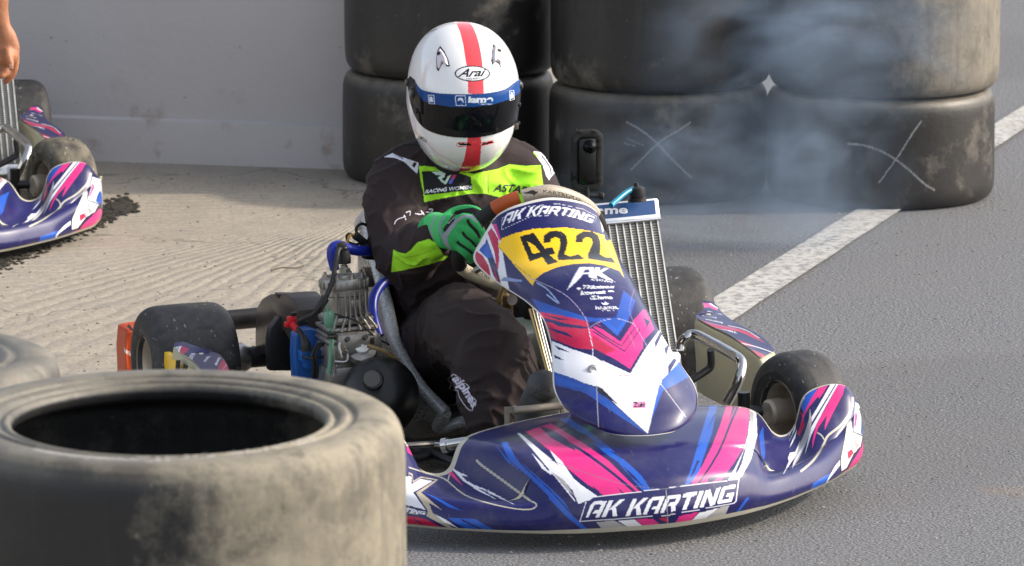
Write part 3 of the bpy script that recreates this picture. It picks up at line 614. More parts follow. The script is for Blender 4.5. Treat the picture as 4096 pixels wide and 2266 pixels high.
SM = [
 pl('M', WH, (730,900), (770,860), (880,835), (860,950), (830,1000), (1070,1165), (1040,1175)), pl('M', GR, (760,880), (850,850), (830,900), (780,930)),
 pl('M', PK2, (880,832), (990,880), (930,930), (860,1010), (850,900)), pl('M', PK2, (1480,1010), (1600,1090), (1590,1200), (1390,1200), (1420,1100)),
 text('WLADOIL', [(1078,940), (1020,1055)], [(1010,935), (962,1048)], WH, 'M', .03), text('iame', [(1300,985), (1235,1060)], [(1240,990), (1185,1060)], WH, 'M', .02),
 text('komet', [(1445,1010), (1390,1120)], [(1400,1000), (1345,1105)], WH, 'M', .03), text('Tillotson', [(1560,1085), (1480,1180)], [(1520,1080), (1450,1175)], 'b8a0b8', 'M', .02)]
paint(d2, SM, '2a2458')
# yellow number flag on the outer rear of the near pod
m = MB(); o3 = [T('M', 705, 915, x=-.665), T('M', 735, 925, x=-.663), T('M', 800, 1000, x=-.660), T('M', 1060, 1170, x=-.650), T('M', 1100, 1330, x=-.65), T('M', 690, 1330, x=-.665)]
m.prism(o3, (-.012, .0, .0)); nf = m.build('pod_number_board', mat('yellow_board', YE, .35, coat=.5, attr=False), pod2, smooth=False)
m = MB()
for q in ([(800, 1040), (850, 1040), (840, 1230), (780, 1240)], [(905, 1090), (960, 1120), (940, 1260), (890, 1260)]): m.prism([T('M', a, b, x=-.6785) for a, b in q], (.002, 0, 0))
m.build('pod_number', MBLACK, nf, smooth=False)
# ---- rear bumper
m = MB()
m.tube([(-.60, .21, .185), (-.4, .235, .19), (0, .245, .19), (.4, .235, .19), (.60, .21, .185)], .019, 16, 6, flat=1.3); bump = m.build('rear_bumper', BLACK, kart)
for s in (-1, 1):
    m = MB(); m.prism([(s * .60, .18, .205), (s * .685, .17, .20), (s * .692, .16, .15), (s * .692, .16, .05), (s * .67, .17, .03), (s * .60, .19, .04)], (0, .10, 0), .96)
    e = m.build('bumper_end', ORANGE, bump, bevel=.01)
    if s < 0:
        d = e.modifiers.new('s', 'SUBSURF'); d.subdivision_type = 'SIMPLE'; d.levels = 6; dg = bpy.context.evaluated_depsgraph_get(); me = bpy.data.meshes.new_from_object(e.evaluated_get(dg)); e.modifiers.clear(); e.data = me
        paint(e, [text('iame', [(60, 850), (180, 915)], [(60, 925), (168, 1000)], 'e8e0e0', 'M', .03), pl('M', '0b0b0c', (95, 555), (130, 520), (215, 640), (210, 662))], 'c4491c', alpha0=0)
# ---- seat
st = [((-.165, -.09, .475), (-.10, -.02, .47), (0, -.005, .465)), ((-.188, -.19, .425), (-.13, -.02, .38), (0, .01, .37)), ((-.182, -.28, .30), (-.15, -.04, .22), (0, .0, .21)),
      ((-.200, -.39, .24), (-.165, -.12, .10), (0, -.07, .08)), ((-.204, -.47, .205), (-.17, -.30, .055), (0, -.22, .045)), ((-.190, -.56, .15), (-.15, -.46, .05), (0, -.42, .042)), ((-.15, -.615, .098), (-.10, -.60, .07), (0, -.60, .058))]
SG = []
for e, q, c in st:
    e, q, c = map(np.array, (e, q, c)); mm = np.array([-1, 1, 1]); w1 = e * .55 + q * .45 + np.array([-.028, .03, -.03])
    SG.append([e, w1, q, c, q * mm, w1 * mm, e * mm])
SG = np.array(SG); SG[:, :, 2] = np.maximum(SG[:, :, 2], .042)
seatG = grid(SG, 80, 90); seat = shell('seat', seatG, .006, (FIBRE, FIBRE), kart, flip=-1)
m = MB(); ed = np.concatenate([seatG[::-1, 0], seatG[0, 1:-1], seatG[:, -1], seatG[-1, -2::-1]])[::4]; ed = np.concatenate([ed, ed[:1]])
m.tube(ed, .015, 12, 1); rim_ = m.build('seat_rim', mat('glass_weave', (.72, .73, .72), .3, .2, nscale=260, col2=(.30, .31, .32)), seat)
m = MB(); m.prism([T('J', a, b, y=-.17) for a, b in [(690, 195), (722, 212), (835, 300), (880, 430), (940, 600), (968, 775), (850, 800), (838, 600), (798, 430), (740, 305)]], (0, .01, 0)); m.build('seat_wing', mat('glass_weave', 'ffffff'), seat, smooth=False)
# ---- engine
def J(a, b, y=-.47): return T('J', a, b, y=y)
px = .4209 / 1752
top, base = J(412, 470), J(428, 790); ax = (top - base) / np.linalg.norm(top - base); e1 = np.array([1., 0, 0]); e1 -= ax * (e1 @ ax); e1 /= np.linalg.norm(e1); e2 = np.cross(ax, e1)
def en(a, u, v): return base + ax * a + e1 * u + e2 * v
Hh = np.linalg.norm(top - base)
m = MB(); m.lathe([(0, -.01), (.050, -.01), (.052, 0), (.0535, .02), (.0535, Hh * .42), (.051, Hh * .44), (.051, Hh * .46), (.0555, Hh * .47), (.0558, Hh * .60), (.0535, Hh * .62), (.0545, Hh * .64), (.054, Hh * .86), (.050, Hh * .93), (.036, Hh * .95), (.034, Hh * .90), (.024, Hh * .90), (.022, Hh * 1.0), (0, Hh * 1.0)], base, ax, 64)
for a in np.linspace(0, 2 * np.pi, 22, endpoint=False):
    d = e1 * math.cos(a) + e2 * math.sin(a); Rm = np.stack([d, np.cross(ax, d), ax], 1); m.box(base + d * .054 + ax * Hh * .76, (.007, .0035, Hh * .22), Rm, .001)
m.box(base + (-e2 if e2[1] > 0 else e2) * .0535 + ax * Hh * .22 + e1 * .010, (.026, .004, .018), np.stack([e1, e2, ax], 1), .002)
cyl = m.build('engine_cylinder', ALU, kart)
for a in np.linspace(.2, 2 * np.pi + .2, 8, endpoint=False):
    m = MB(); d = e1 * math.cos(a) + e2 * math.sin(a); m.lathe([(0, 0), (.0065, 0), (.0065, .004), (.004, .004), (.004, .010), (0, .010)], base + d * .044 + ax * Hh * .93, ax, 6); m.build('head_nut', STEEL, cyl)
m = MB(); fr = -1 if e2[1] > 0 else 1; Rm = np.stack([e1, e2, ax], 1)
for (a, u, w_, d_, h_) in [(-.022, .0, .105, .10, .018), (-.040, .003, .122, .11, .010), (-.055, .0, .118, .10, .012), (-.066, .002, .126, .115, .012), (-.10, .0, .118, .10, .055), (-.15, .0, .13, .12, .05)]:
    m.box(en(a, u, 0), (w_, d_, h_), Rm, .006)
for u, u2 in ((-.014, -.03), (-.004, -.012), (.008, .016), (.020, .038), (.034, .055), (-.036, -.05)):
    m.tube([en(.045, u, fr * .0545), en(-.005, u, fr * .056), en(-.025, (u + u2) / 2, fr * .060), en(-.042, u2, fr * .062)], .0028, 8, 4)
for u in np.linspace(-.05, .05, 9): m.box(en(-.056, u, fr * .055), (.003, .012, .022), Rm)
m.build('crankcase', ALU, kart)
m = MB(); m.tube([J(640, 870, -.53), J(640, 820, -.53)], .003, 10, 1); m.lathe([(0, 0), (.008, 0), (.008, .006), (0, .006)], J(642, 862, -.53), ax, 6); m.build('stud', STEEL, kart)
for a, b in ((450, 1090), (620, 1072)): m = MB(); m.lathe([(0, -.004), (.0055, -.004), (.0055, .006), (0, .006)], J(a, b, -.56), (0, -.9, .4), 14); m.build('bolt', BLACK, kart)
# carburettor
cx = np.array([-.15, -.72, .68]); cx /= np.linalg.norm(cx); cc = J(590, 1150, -.55)
m = MB(); m.lathe([(0, -.03), (.034, -.03), (.036, -.022), (.034, -.016), (.034, -.010), (.026, -.006), (0, -.006)], cc, cx, 36)
m.box(J(530, 1120, -.53), (.09, .05, .05), None, .008); m.box(J(430, 1150, -.53), (.03, .04, .06), None, .004); m.box(J(680, 1110, -.53), (.035, .05, .04), None, .006)
for a in np.linspace(0, 6.28, 7)[:-1]:
    u = np.cross(cx, [1, 0, 0]); u /= np.linalg.norm(u); v = np.cross(cx, u); m.lathe([(0, 0), (.004, 0), (.003, .004), (0, .004)], cc + (u * math.cos(a) + v * math.sin(a)) * .030 - cx * .018, cx, 10)
carb = m.build('carburettor', ALU, kart)
m = MB(); m.lathe([(0, -.006), (.0185, -.006), (.0195, -.002), (.0185, .003), (.004, .004), (.004, .006), (0, .006)], cc, cx, 32); m.build('carburettor_cap', mat('white_cap', 'e6e6e4', .35), carb)
m = MB()
m.tube([J(380, 1120, -.57), J(375, 1180, -.575), J(400, 1260, -.58)], .003, 8, 3); m.tube([J(330, 1300, -.58), J(440, 1300, -.585), J(455, 1230, -.58), J(430, 1190, -.58)], .0035, 8, 3)
hel = [J(325 + 22 * math.cos(t), 1340 + t * 3.2, -.58 + .005 * math.sin(t)) for t in np.linspace(0, 25, 90)]; m.tube(hel, .0012, 6, 1)
m.tube([J(325, 1230, -.58), J(325, 1440, -.58)], .003, 8, 1); m.build('throttle_linkage', STEEL, carb)
m = MB(); m.lathe([(0, 0), (.016, 0), (.0165, .01), (.013, .03), (.0105, .024), (.0115, .036), (.008, .041), (0, .041)], J(418, 365), ax, 18); 
m.tube([J(410, 225), J(385, 225, -.475), J(365, 240, -.48), J(350, 300, -.49), J(330, 420, -.50), J(300, 560, -.515), J(240, 700, -.53), J(190, 790, -.53), J(110, 860, -.52), J(0, 910, -.5), T('I', 1300, 735, y=-.42), T('I', 1240, 745, y=-.40)], .0055, 10, 6)
m.tube([J(240, 700, -.53), J(195, 770, -.535), J(160, 820, -.53)], .010, 10, 4); m.box(J(395, 215), (.022, .02, .026), None, .006)
m.build('ignition_lead', CABLE, kart)
m = MB(); m.lathe([(0, 0), (.013, 0), (.013, .010), (.009, .011), (.009, .016), (.006, .017), (.006, .028), (0, .028)], J(422, 452), ax, 6); m.build('spark_plug', mat('plug_zinc', (.5, .52, .46), .35, .8), cyl)
m = MB(); m.tube([J(330, 430, -.42), J(318, 360, -.42), J(305, 290, -.42), J(315, 225, -.42), J(370, 200, -.42), J(450, 225, -.41), J(540, 245, -.40), J(640, 250, -.38), J(720, 262, -.33)], [.0105, .012, .0125, .013, .013, .012, .012, .012, .012], 18, 6); m.build('coolant_hose', BLUE, kart)
m = MB(); m.tube([J(860, 520, -.32), J(800, 545, -.33), J(735, 620, -.35), J(695, 720, -.37), J(692, 830, -.39), J(710, 930, -.41), J(750, 1060, -.43)], .0120, 18, 6); m.build('coolant_hose', BLUE, kart)
m = MB(); m.tube([J(610, 240, -.38), J(740, 270, -.33)], .0165, 16, 1); m.tube([J(520, 105, -.38), J(610, 165, -.37), J(700, 230, -.34)], .0085, 12, 3)
m.tube([J(600, 300, -.38), J(660, 312, -.37), J(760, 318, -.33)], .005, 8, 3); m.build('hose_wrap', MBLACK, kart)
m = MB(); m.tube([J(640, 10, -.34), J(590, -10, -.36), J(545, 15, -.37), J(535, 60, -.37), J(565, 105, -.37), J(640, 160, -.35), J(690, 200, -.34)], .0035, 8, 6); m.build('wire', CABLE, kart)
m = MB(); m.tube([J(520, 105, -.38), J(465, 85, -.385), J(442, 115, -.385), J(465, 165, -.38), J(540, 185, -.37), J(640, 150, -.35)], .003, 8, 6); m.build('wire', CABLE, kart)
m = MB(); m.tube([J(330, 845, -.56), J(430, 880, -.565), J(530, 910, -.565), J(620, 980, -.56), J(720, 1070, -.55), J(845, 1140, -.53)], .0022, 8, 6); m.build('wire', CABLE, kart)
m = MB(); m.tube([T('I', 1640, 100, y=-.36), T('I', 1635, 130, y=-.36), T('I', 1700, 190, y=-.33)], .003, 8, 4); m.build('wire', CABLE, kart)
m = MB(); m.tube([J(455, 180, -.395), J(458, 130, -.395), J(480, 98, -.39), J(512, 95, -.385)], .0028, 8, 5); m.build('yellow_wire', mat('wire_yellow', 'b5852a', .5), kart)
EXH = mat('exhaust_steel', (.20, .16, .13), .4, .9, noise_amp=.3, nscale=12)
m = MB(); m.tube([J(600, 500, -.20), J(760, 492, -.20), J(900, 500, -.2)], .024, 20, 2); m.tube([J(650, 640, -.15), J(790, 660, -.14), J(900, 900, -.12)], [.03, .045, .045], 24, 4); m.build('exhaust', EXH, kart)
GRN = mat('green_filter', (.16, .36, .25), .3, Transmission_Weight=.2)
m = MB(); m.tube([J(262, 765, -.58), J(266, 830, -.58)], .0035, 12, 1); m.lathe([(0, 0), (.010, 0), (.0125, .006), (.0125, .028), (.009, .034), (0, .034)], J(278, 962, -.58), ax, 20); m.tube([J(290, 962, -.58), J(300, 1100, -.58), J(292, 1250, -.58), J(275, 1420, -.58)], .0055, 12, 4); m.build('fuel_filter', GRN, kart)
m = MB(); m.tube([J(645, 1150, -.57), J(740, 1180, -.585), J(840, 1230, -.59), J(930, 1310, -.59), J(990, 1400, -.58), J(1040, 1520, -.56)], .0052, 12, 6); m.build('fuel_hose', AMBER, kart)
m = MB()
for y_ in (1030, 1068): m = MB(); m.tube([J(262, y_, -.587), J(330, y_ - 2, -.587)], .004, 8, 1); m.build('cable_tie', CABLE, kart)
# clutch cover, coil, connector
def I(a, b, **k): return T('I', a, b, **k)
m = MB(); m.prism([I(a, b, y=-.42) for a, b in [(1232, 830), (1262, 795), (1330, 782), (1395, 800), (1435, 850), (1452, 950), (1450, 1150), (1235, 1150), (1225, 950)]], (0, .05, 0)); m.build('clutch_cover', BLUE2, kart, bevel=.006)
m = MB(); m.prism([I(a, b, y=-.46) for a, b in [(1268, 932), (1448, 920), (1452, 1040), (1300, 1052), (1296, 1010), (1272, 1004)]], (0, .035, 0)); coil = m.build('ignition_coil', BLUE2, kart, bevel=.003)
m = MB(); m.tube([I(1240, 780, y=-.44), I(1275, 830, y=-.46), I(1295, 880, y=-.475), I(1300, 925, y=-.475)], [.006, .007, .011, .013], 12, 4)
for q in (0, 22): m.tube([I(1400 + q * .9, 880 + q * .2, y=-.48), I(1365 + q, 900, y=-.485), I(1340 + q, 960, y=-.487), I(1350 + q, 1030, y=-.487), I(1345 + q, 1110, y=-.48)], .0042, 10, 4)
m.tube([I(1272, 968, y=-.465), I(1340, 982, y=-.492), I(1450, 962, y=-.465)], .003, 8, 1); m.build('coil_leads', CABLE, coil)
m = MB(); m.box(I(1200, 728, y=-.42), (.020, .016, .022), None, .003); m.tube([I(1200, 745, y=-.43), I(1245, 795, y=-.44)], .0075, 12, 1); m.box(I(1170, 752, y=-.42), (.012, .012, .012), None, .002); m.build('red_connector', RED, kart)
m = MB(); m.box(I(1215, 682, y=-.42), (.012, .012, .008), None, .001); m.build('connector_clip', CABLE, kart)
# chain guard
m = MB(); P = [I(a, b, x=-.415) for a, b in [(955, 900), (955, 700), (970, 630), (1000, 580), (1045, 552), (1100, 545), (1165, 545), (1205, 580), (1235, 660), (1240, 790), (1240, 1070), (1200, 1075), (1195, 880), (1150, 800), (1100, 790), (1060, 860), (1050, 950), (990, 960)]]
m.prism(P, (.075, 0, .0)); m.build('chain_guard', BRONZEB, kart, bevel=.006)
m = MB(); m.prism([I(a, b, y=-.20) for a, b in [(1105, 548), (1200, 548), (1242, 582), (1330, 700), (1402, 790), (1300, 800), (1215, 795), (1150, 640)]], (0, .03, 0)); m.build('guard_top', BRONZEB, kart, bevel=.004)
m = MB(); m.prism([I(a, b, y=-.21) for a, b in [(1120, 700), (1200, 745), (1226, 800), (1226, 1064), (1052, 1064), (1046, 860), (1060, 780)]], (0, .03, 0)); m.build('guard_front', BLACK, kart, bevel=.004)
# airbox
m = MB(); ac = T('I', 1760, 1190, y=-.64); aa = np.array([-.25, -.9, .35]); aa /= np.linalg.norm(aa)
m.lathe([(0, .055), (.03, .053), (.055, .045), (.075, .025), (.086, 0), (.09, -.03), (.086, -.09), (.06, -.13), (0, -.14)], ac + np.array([.012, 0, -.01]), aa, 40)
m.lathe([(0, .058), (.021, .058), (.024, .052), (.024, .04)], T('I', 1745, 1150, y=-.69), aa, 28);
ab = m.build('airbox', BLACK, kart, sharp=60)
m = MB(); m.lathe([(0, .0595), (.018, .0595), (.019, .058), (0, .058)], T('I', 1738, 1148, y=-.69), aa, 28); m.build('airbox_cap', mat('grey_cap', (.09, .085, .08), .5), ab)
# ---- radiator
TR, BR = T('K', 757, 540, y=-.31), T('K', 872, 1290, y=-.42); dn = BR - TR; Lr_ = np.linalg.norm(dn); dn /= Lr_; ux = np.array([1., 0, 0]); ux -= dn * (ux @ dn); ux /= np.linalg.norm(ux); nn = np.cross(ux, dn); nn *= (-1 if nn[1] > 0 else 1)
Rm = np.stack([ux, nn, -dn], 1); Wr = .235
def rp(u, d, n=0): return TR - ux * u + dn * d + nn * n
fin = bpy.data.materials.new('radiator_fins'); fin.use_nodes = True; n_ = fin.node_tree; b_ = n_.nodes['Principled BSDF']; wv = n_.nodes.new('ShaderNodeTexWave'); wv.bands_direction = 'Z'; wv.inputs['Scale'].default_value = 55; wv.inputs['Distortion'].default_value = .3
tc = n_.nodes.new('ShaderNodeTexCoord'); n_.links.new(tc.outputs['Object'], wv.inputs[0]); rr = n_.nodes.new('ShaderNodeValToRGB'); rr.color_ramp.elements[0].color = (.05, .048, .044, 1); rr.color_ramp.elements[1].color = (.30, .29, .26, 1)
n_.links.new(wv.outputs[0], rr.inputs[0]); n_.links.new(rr.outputs[0], b_.inputs['Base Color']); b_.inputs['Metallic'].default_value = .7; b_.inputs['Roughness'].default_value = .45
m = MB(); m.box(rp(Wr / 2, Lr_ / 2, -.02), (Wr, .036, Lr_), Rm); rad = m.build('radiator', fin, kart, smooth=False)
m = MB(); k_ = 0
while k_ * .0172 < Wr: m.box(rp(k_ * .0172 + .0016, Lr_ / 2, -.001), (.0032, .006, Lr_), Rm); k_ += 1
m.build('radiator_tubes', mat('tube_aluminium', (.68, .66, .62), .35, .6, noise_amp=.2, nscale=60), rad, smooth=False)
m = MB(); m.box(rp(Wr / 2 - .002, -.026, -.02), (Wr + .012, .048, .050), Rm, .006); m.tube([rp(-.005, -.001, .006), rp(Wr, -.001, .006)], .004, 10, 1); m.build('top_tank', mat('tank_aluminium', (.70, .70, .72), .28, .8), rad)
m = MB(); m.box(rp(Wr / 2, Lr_ + .016, -.02), (Wr + .006, .044, .032), Rm, .006); m.box(rp(.02, Lr_ + .03, -.01), (.05, .03, .05), Rm, .006); m.build('bottom_tank', mat('tank_aluminium', 'ffffff'), rad)
q4 = [rp(.002, -.046, .0052), rp(Wr, -.046, .0052), rp(Wr, -.012, .0052), rp(.004, -.012, .0052)]
Gq = np.array([[q4[0], q4[1]], [q4[3], q4[2]]]); tt = np.linspace(0, 1, 60)[:, None, None]; ss = np.linspace(0, 1, 340)[None, :, None]
Gq = (Gq[0, 0] * (1 - ss) + Gq[0, 1] * ss) * (1 - tt) + (Gq[1, 0] * (1 - ss) + Gq[1, 1] * ss) * tt
lab = shell('radiator_badge', Gq, .0005, (LIV, WHEDGE), rad, flip=1 if gnormals(Gq)[5, 5][1] < 0 else -1)
paint(lab, [text('iame', [(385, 466), (585, 462)], [(385, 514), (585, 506)], 'f4f6fa', 'K', .03)], '2a4f86')
m = MB(); cp = T('K', 640, 440, y=-.33); m.lathe([(0, 0), (.022, 0), (.022, .008), (.0185, .009), (.0195, .012), (.0195, .032), (.012, .036), (.006, .037), (.006, .045), (0, .045)], cp, (0, .1, 1), 20); m.build('radiator_cap', BLACK, rad)
m = MB(); m.tube([T('K', 620, 368, y=-.33), T('K', 580, 385, y=-.34), T('K', 530, 425, y=-.36), T('K', 490, 460, y=-.38)], .0065, 14, 5); m.build('overflow_hose', mat('cyan_hose', '0a86a8', .3), rad)
for pth in ([rp(.02, Lr_ + .03, -.03), rp(.02, Lr_ + .08, -.03), (.40, -.5, .06)], [rp(.2, .1, -.045), rp(.22, .3, -.06), (.25, -.3, .06)]): m = MB(); m.tube(pth, .009, 10, 2); m.build('radiator_bracket', FRM, kart)
# ---- steering wheel, column, tank, pedals
sw = [('F', 1500, 562, -.83), ('F', 1260, 640, -.81), ('F', 1110, 735, -.785), ('F', 985, 850, -.76), ('F', 905, 985, -.72), ('F', 880, 1090, -.69), ('F', 920, 1175, -.67), ('F', 1060, 1250, -.655), ('F', 1260, 1312, -.65), ('F', 1420, 1330, -.65)]
SWL = [T(k, a, b, y=y) for k, a, b, y in sw]
SWR = [T('K', 160, 384, y=-.83), T('K', 290, 425, y=-.815), T('K', 380, 492, y=-.79)]
lastR = SWR[-1]; R2 = [lastR + np.array([.03, .03, -.05]), lastR + np.array([.03, .09, -.12]), lastR + np.array([.0, .13, -.17]), lastR + np.array([-.06, .15, -.19])]
ring = SWL[::-1] + SWR + R2; RP = spline(ring, 10, True); nR = len(RP); BEIGE = mat('beige_grip', 'b9ae98', .5, noise_amp=.08, attr=True)
def seg_(i0, i1, name, mt, r):
    m = MB(); idx = [int(round(i * 10)) % nR for i in np.arange(i0, i1 + .001, .2)]; m.tube(RP[idx], r, 24, 1); return m
def dense(o, lv):
    d = o.modifiers.new('s', 'SUBSURF'); d.subdivision_type = 'SIMPLE'; d.levels = lv; dg = bpy.context.evaluated_depsgraph_get(); me = bpy.data.meshes.new_from_object(o.evaluated_get(dg)); o.modifiers.clear(); o.data = me; return o
s1 = seg_(0, 3.3, '', 0, .0148).build('steering_wheel', BEIGE, kart, sharp=80); dense(s1, 3); paint(s1, [text('KARTREP', [(1050, 1175), (1150, 1205), (1260, 1235)], [(1035, 1205), (1140, 1238), (1250, 1265)], '4a443a', 'F', .02), text('KARTREP', [(985, 1165), (1060, 1215), (1180, 1235)], [(975, 1185), (1050, 1235), (1170, 1258)], '4a443a', 'F', .02)], 'b9ae98', alpha0=0)
seg_(3.3, 7.5, '', 0, .0165).build('wheel_grip', MBLACK, s1, sharp=80); seg_(7.5, 8.6, '', 0, .0172).build('wheel_patch', mat('orange_leather', 'b3501c', .45, noise_amp=.08), s1, sharp=80)
s2 = seg_(8.6, 12.2, '', 0, .0162).build('wheel_cover', mat('carbon_beige', 'a79c8c', .4, noise_amp=.25, nscale=300, attr=True), s1, sharp=80); dense(s2, 3)
paint(s2, [text('KARTREPUBLIC', [(103, 369), (200, 383), (300, 412), (372, 460)], [(106, 387), (195, 403), (292, 434), (362, 484)], '2c2622', 'K', .02), pl('F', '241d1a', (1405, 553), (1440, 548), (1470, 535), (1490, 530), (1520, 545), (1530, 530), (1528, 556), (1505, 570), (1500, 582), (1488, 566), (1460, 562), (1430, 562))], 'a79c8c', alpha0=0)
seg_(12.2, len(ring), '', 0, .0165).build('wheel_grip', MBLACK, s1, sharp=80)
ctr = np.mean(RP, 0)
m = MB()
for i in (25, 70, 110, 150): m.tube([ctr, RP[i % nR]], .008, 10, 1)
m.lathe([(0, -.02), (.03, -.02), (.03, .01), (0, .01)], ctr, (0, .7, .7), 24); m.tube([ctr, ctr + np.array([-.02, -.35, -.30])], .010, 12, 1); m.build('steering_column', STEEL, s1)
m = MB(); m.tube([T('G', 1108, 240, y=-1.0), T('G', 1245, 745, y=-1.05)], .0058, 12, 1); m.build('column_stay', mat('gold_anodised', (.45, .36, .2), .3, .9), kart)
m = MB(); m.tube([T('G', 1140, 260, y=-.99), T('G', 1262, 745, y=-1.04)], .0045, 12, 1); m.tube([T('G', 1160, 270, y=-.98), T('G', 1290, 760, y=-1.02)], .004, 12, 1); m.build('column_stay', CHROME, kart)
m = MB(); a_ = T('G', 975, 420, y=-.80); m.prism([a_ + np.array(v) for v in [(0, 0, 0), (.20, 0, 0), (.21, 0, -.02), (.21, 0, -.20), (-.02, 0, -.20), (-.02, 0, -.06), (-.01, 0, -.02)]], (0, .20, 0)); tk = m.build('fuel_tank', TANK, kart, bevel=.014)
m = MB(); m.tube([T('G', 968, 420, y=-.81), T('G', 962, 375, y=-.81)], .009, 12, 1); m.tube([T('G', 960, 380, y=-.81), T('G', 955, 320, y=-.81)], .006, 12, 1); m.build('tank_fitting', mat('milky_fitting', (.6, .6, .55), .35), tk)
m = MB(); m.tube([T('G', 958, 330, y=-.81), T('G', 965, 240, y=-.82), T('G', 945, 160, y=-.83), T('G', 925, 155, y=-.82), T('G', 935, 250, y=-.81)], .0062, 12, 6); m.tube([T('G', 870, 290, y=-.82), T('G', 880, 200, y=-.83), T('G', 905, 110, y=-.84), T('G', 935, 60, y=-.85)], .006, 12, 6); m.build('tank_hose', AMBER, tk)
m = MB(); m.lathe([(0, 0), (.012, 0), (.012, .008), (0, .008)], T('G', 970, 180, y=-.84), (0, -1, .2), 20); m.build('column_nut', STEEL, kart)
m = MB(); m.tube([T('G', 1000, 966, y=-1.2), T('G', 1330, 932, y=-1.2)], .0085, 16, 1); m.lathe([(0, -.002), (.011, -.002), (.011, .006), (0, .006)], T('G', 1000, 966, y=-1.2), (-1, 0, 0), 16)
m.prism([T('G', a, b, y=-1.20) for a, b in [(925, 945), (1000, 940), (1005, 985), (960, 985), (958, 1110), (930, 1110)]], (0, .006, 0)); m.prism([T('G', a, b, y=-1.20) for a, b in [(985, 1060), (1005, 1058), (1005, 1110), (985, 1110)]], (0, .02, 0)); m.prism([T('G', a, b, y=-1.2) for a, b in [(1325, 930), (1345, 930), (1350, 1030), (1330, 1030)]], (0, .01, 0))
m.build('brake_pedal', mat('pedal_steel', (.5, .46, .40), .4, .7, noise_amp=.2), kart)
m = MB(); c0 = [T('G', 520, 1212, y=-1.22), T('G', 760, 1175, y=-1.27), T('G', 1000, 1128, y=-1.30)]; m.tube(c0, .0125, 16, 3)
q = c0[0]; m.lathe([(.0125, 0), (.017, 0), (.017, .012), (.0125, .014), (.009, .014), (.009, .004), (0, .004)], q, q - c0[1], 20)
m.tube([T('G', 430, 1210, y=-1.15), T('G', 520, 1215, y=-1.18)], .005, 8, 1); m.build('nose_support_bar', CHROME, kart)
m = MB(); m.tube([(-.26, -1.28, .075), (0, -1.34, .08), (.26, -1.28, .075)], .011, 14, 5); m.tube([(-.2, -1.05, .06), (-.24, -1.2, .06), (-.26, -1.28, .075)], .011, 12, 4); m.tube([(.2, -1.05, .06), (.24, -1.2, .06), (.26, -1.28, .075)], .011, 12, 4); m.build('lower_nose_bar', FRM, kart)
# brake disc + caliper on the far side
m = MB(); m.lathe([(.03, -.003), (.085, -.003), (.085, .003), (.03, .003)], (.28, 0, .142), (1, 0, 0), 40, closed=True); m.build('brake_disc', STEEL, kart)
m = MB(); m.box((.28, -.09, .16), (.06, .06, .05), None, .008); m.build('brake_caliper', BLACK, kart)

# ---- action camera on its bracket: a thing of its own
ac_ = T('K', 352, 205, y=-.62)
cam_o = empty('action_camera', M_KART @ Matrix.Translation(Vector(ac_)) @ Matrix.Rotation(R_(1), 4, 'Y') @ Matrix.Rotation(R_(-8), 4, 'Z'))
tag(cam_o, 'black action camera standing upright in its cage beside the radiator cap', 'action camera')
m = MB(); m.box((0, 0, 0), (.045, .026, .110), None, .0125); bd = m.build('camera_body', mat('camera_black', (.03, .03, .032), .32, noise_amp=.2, attr=True), cam_o)
m = MB(); m.lathe([(.016, 0), (.016, .003), (.013, .005), (.012, .010), (.008, .014), (0, .016)], (.004, -.012, .034), (0, -1, 0), 28); m.build('lens', VISOR, cam_o)
m = MB()
loop = [(-.0275, 0, -.045), (-.0275, 0, .045), (-.025, 0, .056), (-.016, 0, .0615), (.016, 0, .0615), (.025, 0, .056), (.0275, 0, .045), (.0275, 0, -.045), (.025, 0, -.056), (.016, 0, -.0605), (-.016, 0, -.0605), (-.025, 0, -.056)]
P_ = spline(loop, 4, True); P_ = np.concatenate([P_, P_[:2]]); m.tube(P_, .0042, 10, 1, flat=2.6)
for s in (-1, 1):
    for z_ in (-.045, -.03, .03, .047): m.tube([(s * .030, -.008, z_), (s * .030, .008, z_)], .0035, 8, 1)
m.box((-.015, 0, .067), (.012, .012, .006), None, .002); m.box((.017, 0, .067), (.012, .012, .006), None, .002); m.tube([(-.024, 0, .06), (-.024, 0, .073)], .0028, 10, 1)
m.build('camera_cage', MBLACK, cam_o)
m = MB(); m.tube([(0, 0, -.06), (.002, 0, -.09)], .006, 12, 1); m.tube([(-.012, 0, -.08), (.034, 0, -.082)], .005, 12, 1); m.lathe([(0, 0), (.008, 0), (.009, .006), (.006, .010), (0, .010)], (.03, 0, -.082), (1, 0, 0), 14)
m.tube([(.002, 0, -.09), (.012, .0, -.108), (.026, -.02, -.135)], .006, 10, 2); m.box((.026, -.02, -.125), (.022, .02, .022), None, .003); m.tube([(.026, -.02, -.13), (.03, -.03, -.16)], .006, 10, 1); m.build('camera_bracket', MBLACK, cam_o)
m = MB(); tv = glyph('INSTA360 X3', .01)
for t3 in tv: m.add([(.002 + (p[1] - .5) * .005, -.0124, -.01 - (p[0] - .5) * .034) for p in t3], [(0, 1, 2)])
m.build('camera_lettering', mat('grey_print', (.25, .25, .25), .5), cam_o, smooth=False)
